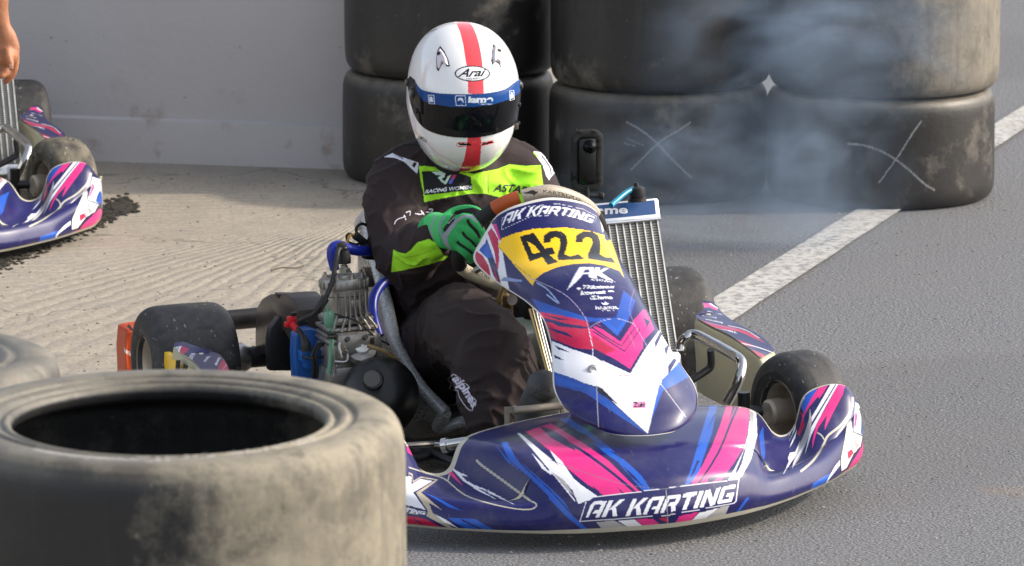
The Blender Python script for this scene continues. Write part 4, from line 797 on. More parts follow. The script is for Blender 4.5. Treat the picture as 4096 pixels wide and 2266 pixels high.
# ================================================================== THE DRIVER
drv = empty('person', M_KART)
tag(drv, 'seated driver in red striped white helmet, dark suit and green gloves', 'person')
def eltube(m, pts, seg=28, sub=6):
    """limb: rows of (x, y, z, rx, ry); rx = half width, ry = half depth"""
    P = spline(np.array(pts, float), sub); c = P[:, :3]; tg = np.gradient(c, axis=0); tg /= np.linalg.norm(tg, axis=1)[:, None]
    a = np.linspace(0, 2 * np.pi, seg, endpoint=False); v = []
    for i in range(len(P)):
        u = np.array([1., 0, 0]); u -= tg[i] * (u @ tg[i]); u /= np.linalg.norm(u); w_ = np.cross(tg[i], u)
        v += list(c[i] + P[i, 3] * np.cos(a)[:, None] * u + P[i, 4] * np.sin(a)[:, None] * w_)
    n = len(P); f = [(i * seg + j, i * seg + (j + 1) % seg, (i + 1) * seg + (j + 1) % seg, (i + 1) * seg + j) for i in range(n - 1) for j in range(seg)]
    f += [tuple(range(seg))[::-1], tuple(range((n - 1) * seg, n * seg))]; m.add(v, f)
    for k in (0, n - 1):  # rounded ends
        m.lathe([(1e-4 if q in (0, 6) else 1, 0) for q in ()] or [(P[k, 3] * math.sin(t), P[k, 3] * .9 * -math.cos(t)) for t in np.linspace(.02, math.pi - .02, 9)], c[k], tg[k], 20)
def remesh(o, vox, it=6, fac=.5):
    d = o.modifiers.new('r', 'REMESH'); d.mode = 'VOXEL'; d.voxel_size = vox; d.use_smooth_shade = True
    s = o.modifiers.new('s', 'SMOOTH'); s.iterations = it; s.factor = fac
    dg = bpy.context.evaluated_depsgraph_get(); me = bpy.data.meshes.new_from_object(o.evaluated_get(dg)); mt = list(o.data.materials); o.modifiers.clear(); o.data = me
    if not me.materials:
        for x in mt: me.materials.append(x)
    me.polygons.foreach_set('use_smooth', [True] * len(me.polygons)); return o
def displace(o, fn):
    me = o.data; n = len(me.vertices); co = np.empty(n * 3); nr = np.empty(n * 3); me.vertices.foreach_get('co', co); me.vertices.foreach_get('normal', nr)
    co = co.reshape(-1, 3); nr = nr.reshape(-1, 3); co = co + nr * fn(co)[:, None]; me.vertices.foreach_set('co', co.ravel()); me.update()
def bvh(o):
    from mathutils.bvhtree import BVHTree
    return BVHTree.FromPolygons([v.co for v in o.data.vertices], [tuple(p.vertices) for p in o.data.polygons])
def hit(tree, k, a, b, M=None):
    inv = MKI if M is None else np.linalg.inv(np.array(M)); (px_, py_), = sp(k, [(a, b)])
    C = inv[:3, :3] @ np.array([0, 0, CAMH]) + inv[:3, 3]; D = inv[:3, :3] @ ray(px_, py_); D /= np.linalg.norm(D)
    p, n, i, d = tree.ray_cast(Vector(C + D * 8), Vector(D)); return (np.array(p), np.array(n)) if p else (None, None)
m = MB()
eltube(m, [(0, -.20, .13, .165, .13), (0, -.21, .22, .17, .14), (0, -.235, .34, .165, .135), (0, -.26, .46, .170, .130), (0, -.275, .55, .172, .115), (0, -.275, .61, .14, .095), (0, -.28, .655, .09, .085), (0, -.29, .74, .075, .08)])
for s in (-1, 1):
    ex = -.008 if s > 0 else 0
    eltube(m, [(s * .10, -.275, .605, .075, .072), (s * (.148 + ex), -.285, .580, .075, .075), (s * (.172 + ex), -.33, .525, .072, .076), (s * (.184 + ex), -.40, .465, .068, .074), (s * (.192 + ex), -.45, .440, .066, .070), (s * .192, -.53, .455, .062, .067), (s * .190, -.60, .485, .055, .056), (s * .182, -.64, .502, .046, .046)])
    eltube(m, [(s * .09, -.22, .15, .10, .10), (s * .100, -.36, .185, .092, .10), (s * .115, -.52, .250, .086, .095), (s * .132, -.68, .305, .086, .096), (s * .145, -.79, .322, .092, .090), (s * .134, -.89, .285, .097, .088), (s * .130, -.96, .215, .099, .084), (s * .134, -1.00, .150, .092, .070), (s * .134, -1.01, .100, .080, .056)])
body = m.build('body', SUIT, drv); remesh(body, .0065, 16)
def folds(co):
    o_ = np.zeros(len(co))
    for i, p in enumerate(co):
        q = Vector(p); w1 = noise.noise(q * 7 + Vector((3, 1, 7)))
        d = noise.noise(Vector((p[0] * 6 + w1 * .8, p[1] * 14, p[2] * 10))) ; e = noise.noise(Vector((p[0] * 22 + w1, p[1] * 9, p[2] * 26 + w1 * 2)))
        r1 = 1 - abs(noise.noise(Vector((p[0] * 13 + w1 * 2, p[1] * 11, p[2] * 17 + w1 * 2)))) * 2.2
        o_[i] = .007 * d + .0014 * e + .0085 * max(0, r1) ** 4 - .003
    lg = co[:, 1] < -.34; q = co[lg]; a = q[:, 0] * 60 + np.sin(q[:, 1] * 9 + q[:, 2] * 7) * 2.2; b_ = q[:, 1] * 26 - q[:, 2] * 22 + np.sin(q[:, 0] * 30) * .9
    o_[lg] += .0032 * np.clip(np.sin(b_ * .8) * np.sin(a * .35 + 1), -.3, 1) ** 1 
    return o_
displace(body, folds)
d_ = body.modifiers.new('s', 'SUBSURF'); d_.levels = 2; dg = bpy.context.evaluated_depsgraph_get(); me = bpy.data.meshes.new_from_object(body.evaluated_get(dg)); body.modifiers.clear(); body.data = me
SD, SG2 = '231416', '9cf01c'
VEST, VD = 'a4ea28', '14161c'
SL = [
 ('fn', lambda co, P: (co[:, 2] > .665) & (co[:, 2] < .9), '0c0b0d'),
 pl('F', 'd8d8e6', (272, 264), (345, 230), (400, 258), (560, 308), (548, 400), (520, 375), (440, 300), (360, 268)), pl('F', SD, (355, 245), (420, 275), (525, 350), (545, 312), (520, 300)), pl('F', 'd8d8e6', (425, 262), (525, 300), (500, 340), (440, 290)),
 pl('F', VEST, (562, 338), (600, 334), (700, 345), (800, 350), (1000, 400), (1200, 360), (1300, 322), (1430, 335), (1555, 328), (1560, 400), (1580, 520), (1400, 640), (1110, 562), (980, 562), (800, 590), (605, 630), (595, 540), (570, 430)),
 line('F', '6a9a18', 3, [(1130, 400), (1125, 480), (1128, 560)], 1), line('F', 'c8f870', 4, [(1108, 420), (1105, 480), (1112, 558)], 1), line('F', '6a9a18', 2.5, [(1060, 430), (1085, 560)], 1),
 pl('F', VD, (585, 378), (850, 378), (985, 425), (996, 530), (608, 574)),
 pl('F', 'd0ead8', (668, 383), (740, 380), (775, 395), (772, 425), (745, 440), (770, 465), (800, 415), (825, 408), (780, 488), (745, 465), (715, 430), (740, 412), (700, 408)),
 pl('F', 'd03a78', (845, 398), (872, 398), (850, 440), (822, 440)), pl('F', '6a70d8', (822, 440), (850, 440), (825, 482), (800, 478)),
 text('RACING WOMEN', [(622, 528), (800, 508), (990, 492)], [(610, 560), (800, 540), (988, 522)], 'e8ecf2', 'F', .03), text('ASTARS', [(1175, 485), (1350, 487), (1500, 515)], [(1160, 545), (1330, 552), (1490, 585)], '3a2f3c', 'F', .035, .2),
 pl('F', 'd8d8e6', (1492, 215), (1560, 240), (1629, 265), (1640, 330), (1625, 455), (1600, 420), (1570, 330), (1520, 260)), line('F', SD, 5, [(1530, 240), (1590, 330), (1618, 430)]), line('F', SD, 3.5, [(1560, 250), (1610, 300), (1632, 380)]), line('F', VEST, 5, [(1495, 225), (1545, 275)], 1),
 line('K', SD, 6, [(120, 160), (150, 210), (135, 270)]), pl('K', 'd8d8e6', (50, 150), (130, 165), (185, 205), (190, 250), (135, 315), (120, 250), (80, 185)), line('K', SD, 5, [(95, 175), (140, 240), (150, 285)]), line('K', SD, 4, [(125, 185), (165, 215), (160, 270)]),
 pl('F', VEST, (352, 1018), (400, 1040), (455, 1050), (500, 1015), (545, 960), (640, 930), (700, 960), (760, 1060), (800, 1075), (770, 1100), (600, 1150), (380, 1195), (335, 1200)), line('F', '7fb818', 2.5, [(375, 1030), (440, 1080), (560, 1060), (700, 1010)]),
 line('F', 'd8d4e4', 3.5, [(362, 812), (372, 785), (400, 765), (452, 748)]), line('F', 'd8d4e4', 4, [(440, 735), (455, 775)], 1), line('F', 'd8d4e4', 3.5, [(455, 715), (490, 705), (488, 740)]), line('F', 'd8d4e4', 4, [(530, 722), (575, 730), (600, 715)]), line('F', 'd8d4e4', 4, [(580, 700), (605, 735)], 1), line('F', 'd8d4e4', 4.5, [(620, 712), (660, 712), (672, 690), (640, 688)]),
 # leg lettering: outlined
]
AL = [(560, 708), (610, 740), (600, 770), (640, 775), (672, 800), (655, 835), (722, 900), (700, 935), (690, 968), (655, 950), (600, 870), (590, 825), (555, 825), (530, 810), (545, 780), (520, 745)]
SL += [line('G', 'cfcbdc', 3.2, AL + AL[:1], 2), text('alpines', [(598, 712), (672, 792), (735, 912)], [(528, 752), (598, 838), (682, 968)], 'd8d4e4', 'G', .035, .1)]
paint(body, SL, SD, facing=True)
# ---- helmet
HC = T('E', 985, 632, y=-.33); yaw, tau, rol = R_(-6), R_(21), R_(4.5)
HM = Matrix.Rotation(yaw, 4, 'Z') @ Matrix.Rotation(rol, 4, 'Y') @ Matrix.Rotation(tau, 4, 'X'); HR = np.array(HM)[:3, :3]
na, ne_ = 660, 520
th = np.linspace(0, 2 * np.pi, na, endpoint=False); ph = np.linspace(-1.02, np.pi / 2, ne_)
TT, PP = np.meshgrid(th, ph); dx, dy, dz = np.cos(PP) * np.sin(TT), -np.cos(PP) * np.cos(TT), np.sin(PP)
fr = np.clip(-dy, 0, 1)
ax_ = .1315 + 0 * dx; ay = np.where(dy < 0, .162, .165); az = np.where(dz > 0, .143, .203)
rr = (np.abs(dx / ax_) ** 2.25 + np.abs(dy / ay) ** 2.15 + np.abs(dz / az) ** 2.2) ** (-1 / 2.2)
low = np.clip(-dz, 0, 1)
rr = rr * (1 + .10 * fr ** 2 * np.clip(1 - ((PP + .62) / .5) ** 2, 0, 1)) * (1 - .10 * np.clip(-PP - .45, 0, 1) * (1 - fr))
co = np.stack([dx * rr, dy * rr, dz * rr], -1)
V = (co.reshape(-1, 3) @ HR.T + HC); idx = np.arange(ne_ * na).reshape(ne_, na); nx = np.roll(idx, -1, 1)
F = np.stack([idx[:-1], nx[:-1], nx[1:], idx[1:]], -1).reshape(-1, 4)
def fastmesh(name, V, F, m_, parent):
    me = bpy.data.meshes.new(name); me.vertices.add(len(V)); me.vertices.foreach_set('co', np.asarray(V, float).ravel()); me.loops.add(F.size); me.loops.foreach_set('vertex_index', F.ravel().astype(np.int32))
    me.polygons.add(len(F)); me.polygons.foreach_set('loop_start', np.arange(0, F.size, F.shape[1], dtype=np.int32)); me.materials.append(m_); me.update(calc_edges=True)
    me.polygons.foreach_set('use_smooth', [True] * len(F)); o = bpy.data.objects.new(name, me); COL.objects.link(o); o.parent = parent; return o
helm = fastmesh('helmet', V, F, HELM, drv)
WX = (V @ MK[:3, :3].T + MK[:3, 3]); PS = w2s(WX)
Nn = (co.reshape(-1, 3) / np.array([.13 ** 2, .16 ** 2, .15 ** 2])) @ HR.T; Nn /= np.linalg.norm(Nn, axis=1)[:, None]
facing_ = ((Nn @ MK[:3, :3].T) * (np.array([0, 0, CAMH]) - WX)).sum(1) > 0
loc = co.reshape(-1, 3)
RS = 'e8414a'
VP = spline(np.array(sp('E', [(640, 590), (690, 640), (800, 665), (940, 672), (1060, 672), (1180, 662), (1290, 632), (1385, 570), (1402, 640), (1395, 760), (1385, 850), (1330, 895), (1240, 940), (1150, 965), (1040, 978), (900, 972), (780, 945), (700, 900), (650, 830), (615, 730), (610, 640)])), 4, True)
HLY = [('fn', lambda c_, P: (np.abs(loc[:, 0] + .002) < .0135) & (loc[:, 1] < .12), RS),
 pl('E', RS, (935, 164), (1020, 164), (1060, 260), (1085, 360), (1100, 480), (1108, 600), (1106, 670), (1020, 670), (1015, 500), (1000, 420), (985, 320), (962, 230)),
 pl('E', RS, (1040, 975), (1112, 975), (1112, 1060), (1105, 1140), (1098, 1246), (1028, 1246), (1035, 1130), (1042, 1040)),
 line('E', RS, 3.5, [(935, 1035), (950, 1016), (1040, 1020), (1042, 1040), (960, 1046), (938, 1040)], 1), pl('E', '0c0c0e', (945, 1020), (1038, 1024), (1038, 1038), (960, 1038)),
 line('E', RS, 3.5, [(1112, 1020), (1200, 1004), (1206, 1018), (1112, 1040)], 1), pl('E', '0c0c0e', (1114, 1024), (1196, 1009), (1200, 1018), (1114, 1036)),
 line('E', 'e06870', 1.5, [(710, 1010), (800, 1090), (900, 1150), (990, 1215)]), line('E', 'e8b0a8', 1.2, [(1320, 1060), (1250, 1130), (1120, 1215)]),
 ('poly', np.array(sp('E', [(1050 + 127 * math.cos(t), 526 + 57 * math.sin(t)) for t in np.linspace(0, 6.28, 60)])), '111114'), ('poly', np.array(sp('E', [(1050 + 117 * math.cos(t), 526 + 49 * math.sin(t)) for t in np.linspace(0, 6.28, 60)])), 'f0f0f2'),
 text('Arai', [(968, 490), (1150, 487)], [(940, 553), (1140, 545)], '111114', 'E', .025, .3), text('HELMET', [(1008, 558), (1105, 555)], [(1008, 570), (1105, 567)], '444448', 'E'),
 text('SALAMEH', [(632, 925), (680, 965), (722, 990)], [(640, 950), (680, 995), (722, 1018)], '2a2a2e', 'E', .02),
 pl('E', 'c8ccd6', (665, 298), (690, 245), (795, 203), (760, 225), (700, 262)), line('E', '1b1b20', 2.4, [(668, 298), (700, 258), (745, 232), (800, 206)]), line('E', '1b1b20', 2.4, [(1118, 188), (1160, 198), (1192, 215)]),
 pl('E', 'd88a90', (600, 430), (622, 420), (612, 470), (590, 490)), line('E', '606066', 1.5, [(590, 520), (605, 480)], 1),
 ('fn', lambda c_, P: (P[:, 1] > 0) & facing_ & inside(P, VP), '0b0c0e')]
paint(helm, HLY, 'f2f1f0', facing=False)
so = helm.modifiers.new('solid', 'SOLIDIFY'); so.thickness = .008; so.offset = -1
# visor: own shell standing 3 mm proud, dyed blue along its top edge
msk = inside(PS, VP) & facing_; fm = msk[F].all(1); used = np.unique(F[fm]); rm = -np.ones(len(V), int); rm[used] = np.arange(len(used))
vis = fastmesh('visor', V[used] + Nn[used] * .0032, rm[F[fm]], VISOR, helm); so = vis.modifiers.new('solid', 'SOLIDIFY'); so.thickness = .003; so.offset = -1
VB = '1f4a8c'
paint(vis, [pl('E', VB, (630, 560), (700, 600), (1385, 540), (1410, 640), (1330, 705), (1200, 745), (1060, 764), (900, 764), (780, 745), (700, 720), (660, 660)),
 line('E', 'dfe8f4', 3, [(735, 680), (775, 680), (780, 742), (742, 740), (735, 680)], 1), text('a', [(742, 690), (770, 690)], [(744, 728), (772, 730)], 'dfe8f4', 'E', .05),
 line('E', 'dfe8f4', 3.4, [(932, 684), (998, 684), (1004, 755), (935, 752), (928, 700), (932, 684)], 1), text('a', [(945, 698), (990, 698)], [(945, 744), (990, 744)], 'dfe8f4', 'E', .06), text('iame', [(1020, 688), (1110, 688), (1200, 684)], [(1020, 735), (1110, 736), (1196, 730)], 'dfe8f4', 'E', .05), text('THE HEART OF KART', [(1092, 741), (1200, 738)], [(1092, 750), (1200, 748)], 'c0cce0', 'E'),
 line('E', 'dfe8f4', 2.6, [(1315, 650), (1345, 645), (1348, 708), (1320, 718), (1315, 650)], 1), text('a', [(1322, 660), (1340, 657)], [(1324, 705), (1342, 700)], 'dfe8f4', 'E', .05)], (.006, .007, .009))
hb = bvh(helm)
def hm(k, a, b, up=.0):
    for t in range(40):
        p, n = hit(hb, k, a + (985 - a) * t * .012, b)
        if p is not None: return p + n * up, n
for pts, hole in (([(822, 340), (850, 375), (875, 430), (884, 470), (862, 470), (845, 445), (830, 460), (812, 502), (800, 490), (797, 430), (805, 370)], (820, 395)), ([(1200, 325), (1225, 350), (1240, 390), (1238, 430), (1252, 478), (1235, 450), (1215, 440), (1195, 460), (1188, 430), (1192, 370)], (1230, 375))):
    P3 = [hm('E', a, b, .0)[0] for a, b in pts]; n0 = hm('E', *hole)[1]; m = MB(); c0 = np.mean(P3, 0)
    m.prism([c0 + (q - c0) * 1.12 - n0 * .002 for q in P3], n0 * .003, .98); m.build('vent_gasket', MBLACK, helm, smooth=False)
    m = MB(); m.prism([q - n0 * .001 for q in P3], n0 * .009, .72); vt = m.build('vent_cover', mat('pearl_white', 'd6ced6', .25, coat=.6), helm, bevel=.0015)
    hp = hm('E', *hole, .0065)[0]; m = MB(); m.lathe([(0, 0), (.0045, 0), (.0045, .002), (0, .002)], hp, n0, 16); m.build('vent_hole', MBLACK, vt)
for cxy, r_ in (((630, 662), .014), ((598, 588), .010), ((1390, 610), .011), ((1388, 745), .006), ((660, 790), .006)):
    p, n = hm('E', min(cxy[0], 1383), cxy[1], .0)
    m = MB(); m.lathe([(0, -.004), (r_, -.004), (r_, .004), (r_ * .8, .0065), (0, .007)], p, n, 24); pv = m.build('visor_pivot', BLACK, helm)
    if r_ > .009: m = MB(); m.lathe([(0, 0), (r_ * .55, 0), (r_ * .55, .0085), (0, .009)], p, n, 20); m.build('pivot_screw', mat('grey_screw', (.25, .25, .25), .4, .5), pv)
P3 = [hm('E', a, b)[0] for a, b in [(610, 545), (640, 570), (668, 640), (655, 720), (625, 725), (600, 640), (592, 580)]]; n0 = hm('E', 630, 640)[1]; m = MB(); m.prism([q - n0 * .002 for q in P3], n0 * .005); m.build('pivot_plate', MBLACK, helm, bevel=.001)
p, n = hm('E', 1355, 900, .002); m = MB(); m.box(p, (.014, .010, .016), None, .003); m.tube([p + np.array([-.012, 0, -.006]), p, p + np.array([.01, 0, .01])], .0035, 8, 2); m.build('visor_tab', mat('smoked_tab', (.08, .075, .07), .3), helm)
m = MB(); ne2 = [co[0, j] @ HR.T + HC for j in range(0, na, 12)]; m.tube(ne2 + ne2[:1], .008, 10, 1); m.build('helmet_edge', MBLACK, helm)
# ---- gloves
GB = '2fae5c'
m = MB()
def cap(path, r, sub=5): m.tube(path, r, 14, sub); [m.lathe([(rr_ * math.sin(t), -rr_ * math.cos(t)) for t in np.linspace(.05, 3.09, 7)], q, (0, 0, 1), 12) for q, rr_ in ((path[0], r[0] if not np.isscalar(r) else r), (path[-1], r[-1] if not np.isscalar(r) else r))]
def f_(a, b, y): return T('F', a, b, y=y)
eltube(m, [(*f_(690, 870, -.63), .042, .045), (*f_(740, 870, -.655), .036, .042), (*f_(800, 870, -.685), .034, .040), (*f_(860, 880, -.715), .030, .042), (*f_(915, 890, -.74), .024, .040)], 24, 5)
cap([f_(840, 800, -.72), f_(930, 770, -.755), f_(1010, 800, -.785), f_(1062, 875, -.785), f_(1055, 930, -.745)], [.015, .0145, .0135, .0125, .011])
cap([f_(850, 850, -.72), f_(935, 840, -.76), f_(1010, 890, -.785), f_(1050, 960, -.775), f_(1040, 1000, -.735)], [.015, .0145, .0138, .0128, .011])
cap([f_(840, 910, -.71), f_(910, 915, -.75), f_(980, 975, -.775), f_(1020, 1035, -.76), f_(1010, 1065, -.72)], [.015, .0145, .0135, .0122, .0105])
cap([f_(820, 960, -.69), f_(880, 980, -.73), f_(945, 1035, -.755), f_(985, 1080, -.735), f_(985, 1100, -.70)], [.0145, .0135, .0125, .0112, .0098])
cap([f_(770, 790, -.67), f_(850, 730, -.66), f_(940, 705, -.68), f_(1020, 715, -.72), f_(1065, 755, -.755)], [.017, .0165, .0155, .0145, .012])
gl = m.build('glove', GLOVE, drv); remesh(gl, .0030, 5); d_ = gl.modifiers.new('s', 'SUBSURF'); d_.levels = 1; dg = bpy.context.evaluated_depsgraph_get(); me = bpy.data.meshes.new_from_object(gl.evaluated_get(dg)); gl.modifiers.clear(); gl.data = me
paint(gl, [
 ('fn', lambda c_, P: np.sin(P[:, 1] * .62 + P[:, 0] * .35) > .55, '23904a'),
 pl('F', '45bd68', (600, 700), (740, 690), (760, 720), (735, 800), (720, 880), (735, 960), (800, 1060), (650, 1090), (600, 900)), line('F', '8a9a9c', 7, [(700, 720), (665, 820), (670, 930), (720, 1020)]),
 line('F', '7f8e98', 9, [(770, 745), (735, 800), (735, 880), (775, 950), (820, 1020)]),
 pl('F', '8f93a0', (930, 730), (1000, 735), (1042, 790), (1030, 800), (985, 760), (930, 752), (870, 800), (820, 870), (790, 920), (810, 1010), (770, 980), (745, 905), (800, 840), (860, 770)),
 pl('F', '0b0b0c', (860, 700), (935, 683), (1000, 672), (1080, 700), (1110, 800), (1080, 850), (1050, 790), (1000, 725), (925, 715), (850, 745), (800, 790)), pl('F', '0b0b0c', (755, 850), (800, 790), (860, 730), (850, 780), (800, 840), (770, 880)), text('Sparco', [(790, 800), (850, 742)], [(800, 815), (858, 755)], 'c0c0c4', 'F'),
 line('F', '08080a', 13, [(955, 770), (975, 810), (1030, 870), (1058, 925)]), line('F', '08080a', 11, [(918, 872), (935, 905), (990, 950), (1030, 995)]), line('F', '08080a', 11, [(872, 950), (895, 975), (950, 1010), (1000, 1050)]),
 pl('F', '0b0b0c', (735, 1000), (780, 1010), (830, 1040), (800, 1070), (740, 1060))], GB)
# other glove, mirrored across the kart's centre plane and moved to the right of the rim
me = gl.data.copy(); n = len(me.vertices); c_ = np.empty(n * 3); me.vertices.foreach_get('co', c_); c_ = c_.reshape(-1, 3); c_[:, 0] = -c_[:, 0] + .0; c_[:, 1] -= .01; c_[:, 2] -= .045; me.vertices.foreach_set('co', c_.ravel()); me.flip_normals()
g2 = bpy.data.objects.new('glove', me); COL.objects.link(g2); g2.parent = drv
# ---- boots
for s in (-1, 1):
    m = MB(); h0 = np.array([s * .140, -1.035, .095])
    eltube(m, [(s * .142, -1.02, .135, .045, .045), (s * .140, -1.04, .10, .046, .048), (s * .132, -1.085, .085, .040, .042)], 24, 5)
    eltube(m, [(s * .130, -1.065, .085, .038, .034), (s * .118, -1.10, .12, .042, .030), (s * .105, -1.125, .165, .046, .026), (s * .097, -1.14, .215, .048, .022), (s * .092, -1.15, .252, .038, .018)], 24, 5)
    bt = m.build('racing_boot', mat('boot_suede', (.075, .076, .08), .6, noise_amp=.3, attr=True, bump=.0006, bscale=300), drv); remesh(bt, .0035, 5)
    if s < 0:
        S1 = [line('G', '4a463f', 6, [(1232, 835), (1215, 820), (1180, 822), (1165, 845), (1190, 860), (1225, 865), (1232, 885), (1205, 900), (1160, 890)]), line('G', '4a463f', 2.5, [(1165, 912), (1238, 910)], 1), line('G', '101012', 3, [(1120, 860), (1195, 780), (1250, 840)], 1), text('95', [(895, 1015), (925, 1000)], [(900, 1038), (930, 1025)], 'c8c8c8', 'G'), text('SP', [(945, 1000), (970, 990)], [(945, 1020), (970, 1010)], 'c8c8c8', 'G')]
        paint(bt, S1, (.02, .02, .02), alpha0=0)
# ================================================================== THE SETTING
def nodes(m): n = m.node_tree; return n, n.links, n.nodes['Principled BSDF']
def add(n, t, **k):
    x = n.nodes.new('ShaderNode' + t)
    for a, b in k.items(): setattr(x, a, b)
    return x
def math_(n, op, a, b=None, c=None):
    x = add(n, 'Math', operation=op)
    for i, v in enumerate((a, b, c)):
        if v is None: continue
        if isinstance(v, (int, float)): x.inputs[i].default_value = v
        else: n.links.new(v, x.inputs[i])
    return x.outputs[0]
def noise_(n, vec, scale, detail=6, rough=.55, dist=0):
    x = add(n, 'TexNoise'); x.inputs['Scale'].default_value = scale; x.inputs['Detail'].default_value = detail; x.inputs['Roughness'].default_value = rough; x.inputs['Distortion'].default_value = dist; n.links.new(vec, x.inputs['Vector']); return x.outputs[0]
def mixc(n, f, a, b):
    x = add(n, 'Mix', data_type='RGBA')
    if isinstance(f, (int, float)): x.inputs[0].default_value = f
    else: n.links.new(f, x.inputs[0])
    for i, v in ((6, a), (7, b)):
        if isinstance(v, tuple): x.inputs[i].default_value = (*v, 1)
        else: n.links.new(v, x.inputs[i])
    return x.outputs[2]
def rng(n, v, a, b, c=0., d=1.):
    x = add(n, 'MapRange'); n.links.new(v, x.inputs[0]); x.inputs[1].default_value = a; x.inputs[2].default_value = b; x.inputs[3].default_value = c; x.inputs[4].default_value = d; return x.outputs[0]
def bump_(n, h, dist, st=1., prev=None):
    x = add(n, 'Bump'); x.inputs['Distance'].default_value = dist; x.inputs['Strength'].default_value = st; n.links.new(h, x.inputs['Height'])
    if prev is not None: n.links.new(prev, x.inputs['Normal'])
    return x.outputs[0]
def newmat(name): m = bpy.data.materials.new(name); m.use_nodes = True; return m
# asphalt
AS = newmat('asphalt'); n, L, b = nodes(AS); tc = add(n, 'TexCoord').outputs['Object']
vo = add(n, 'TexVoronoi'); vo.inputs['Scale'].default_value = 130; L.new(tc, vo.inputs['Vector'])
f = noise_(n, tc, 150, 4, .7); g_ = noise_(n, tc, 1.1, 5); h_ = noise_(n, tc, 60, 4)
c = mixc(n, rng(n, f, .40, .60), (.032, .034, .040), (.27, .272, .285)); c = mixc(n, rng(n, h_, .44, .58, 0, .5), c, (.122, .125, .134)); c = mixc(n, rng(n, g_, .35, .7, 0, .45), c, (.165, .160, .152))
sx = add(n, 'SeparateXYZ'); L.new(tc, sx.inputs[0])
stn = noise_(n, tc, 2.3, 3); c = mixc(n, rng(n, stn, .66, .76, 0, .35), c, (.24, .17, .10))
mq = add(n, 'Mapping'); mq.inputs['Rotation'].default_value = (0, 0, R_(-63)); mq.inputs['Scale'].default_value = (.25, 2.6, 1); L.new(tc, mq.inputs[0]); tmk = noise_(n, mq.outputs[0], 1, 4, .6); c = mixc(n, math_(n, 'MULTIPLY', rng(n, tmk, .58, .75), rng(n, g_, .45, .7, 0, .18)), c, (.06, .06, .064))
pa = noise_(n, tc, .55, 2, .4); c = mixc(n, rng(n, pa, .55, .60, 0, .22), c, (.07, .07, .075))
L.new(c, b.inputs['Base Color']); b.inputs['Roughness'].default_value = .8; L.new(bump_(n, vo.outputs['Distance'], .003, .7, bump_(n, h_, .004, .4)), b.inputs['Normal'])
def sheet(name, pts, z, m_): return tag(mesh(name, [(x, y, z) for x, y in pts], [tuple(range(len(pts)))], m_, None, False), kind='structure')
sheet('asphalt_ground', [(-120, -20), (120, -20), (120, 220), (-120, 220)], 0, AS)
# grooved concrete apron
CN = newmat('grooved_concrete'); n, L, b = nodes(CN); tc = add(n, 'TexCoord').outputs['Object']
sx = add(n, 'SeparateXYZ'); L.new(tc, sx.inputs[0]); X_, Y_ = sx.outputs[0], sx.outputs[1]
wob = noise_(n, tc, 1.2, 3); big = noise_(n, tc, .9, 5, .6); med = noise_(n, tc, 7, 6, .62); fine = noise_(n, tc, 95, 5, .7)
# two sweeps of the rake: arcs running away from the viewer, and a set lying across
r1 = math_(n, 'ARCTAN2', math_(n, 'SUBTRACT', 17.85, Y_), math_(n, 'SUBTRACT', -.35, X_))
r1 = math_(n, 'ADD', r1, math_(n, 'MULTIPLY', wob, .06))
r2 = math_(n, 'ADD', math_(n, 'ADD', Y_, math_(n, 'MULTIPLY', X_, -.25)), math_(n, 'MULTIPLY', wob, .25))
def groove(v, per): return math_(n, 'ADD', math_(n, 'MULTIPLY', math_(n, 'SINE', math_(n, 'MULTIPLY', v, 6.2832 / per)), .5), .5)
g1 = groove(math_(n, 'ADD', r1, math_(n, 'MULTIPLY', med, .034)), R_(1.9)); g2 = groove(math_(n, 'ADD', r2, math_(n, 'MULTIPLY', med, .03)), .052)
k1 = rng(n, math_(n, 'ADD', math_(n, 'ADD', X_, math_(n, 'MULTIPLY', Y_, -.42)), math_(n, 'MULTIPLY', wob, .5)), -8.02, -7.82)
gr = mixc(n, k1, g2, g1); worn = rng(n, noise_(n, tc, 2.2, 6, .65), .38, .56, .3, 1.)
far_ = rng(n, Y_, 17.6, 18.3, 1, .25); gr = math_(n, 'POWER', gr, .6); gr = math_(n, 'MULTIPLY', math_(n, 'MULTIPLY', gr, worn), far_)
c = mixc(n, rng(n, big, .3, .7), (.36, .317, .252), (.45, .40, .325)); c = mixc(n, rng(n, fine, .42, .60, 0, .65), c, (.225, .20, .17)); c = mixc(n, rng(n, med, .45, .65, 0, .5), c, (.27, .248, .215)); c = mixc(n, math_(n, 'MULTIPLY', rng(n, gr, 0., 1., 0, 1), .5), (.30, .27, .235), c) if False else c
dk = rng(n, gr, .0, .45, .6, 0.); c = mixc(n, math_(n, 'MULTIPLY', dk, worn), c, (.26, .235, .205))
vc = add(n, 'TexVoronoi', feature='DISTANCE_TO_EDGE'); vc.inputs['Scale'].default_value = .9; vv_ = add(n, 'VectorMath', operation='ADD'); L.new(tc, vv_.inputs[0]); nv_ = add(n, 'TexNoise'); nv_.inputs['Scale'].default_value = 5; nv_.inputs['Detail'].default_value = 6; L.new(tc, nv_.inputs['Vector']); sc_ = add(n, 'VectorMath', operation='SCALE'); L.new(nv_.outputs[1], sc_.inputs[0]); sc_.inputs[3].default_value = .35; L.new(sc_.outputs[0], vv_.inputs[1]); L.new(vv_.outputs[0], vc.inputs['Vector'])
crk = rng(n, vc.outputs['Distance'], .0015, .006, 1, 0); c = mixc(n, math_(n, 'MULTIPLY', crk, .75), c, (.13, .12, .105))
sp_ = rng(n, noise_(n, tc, 60, 4, .7), .58, .66, 0, .6); c = mixc(n, sp_, c, (.16, .15, .13))
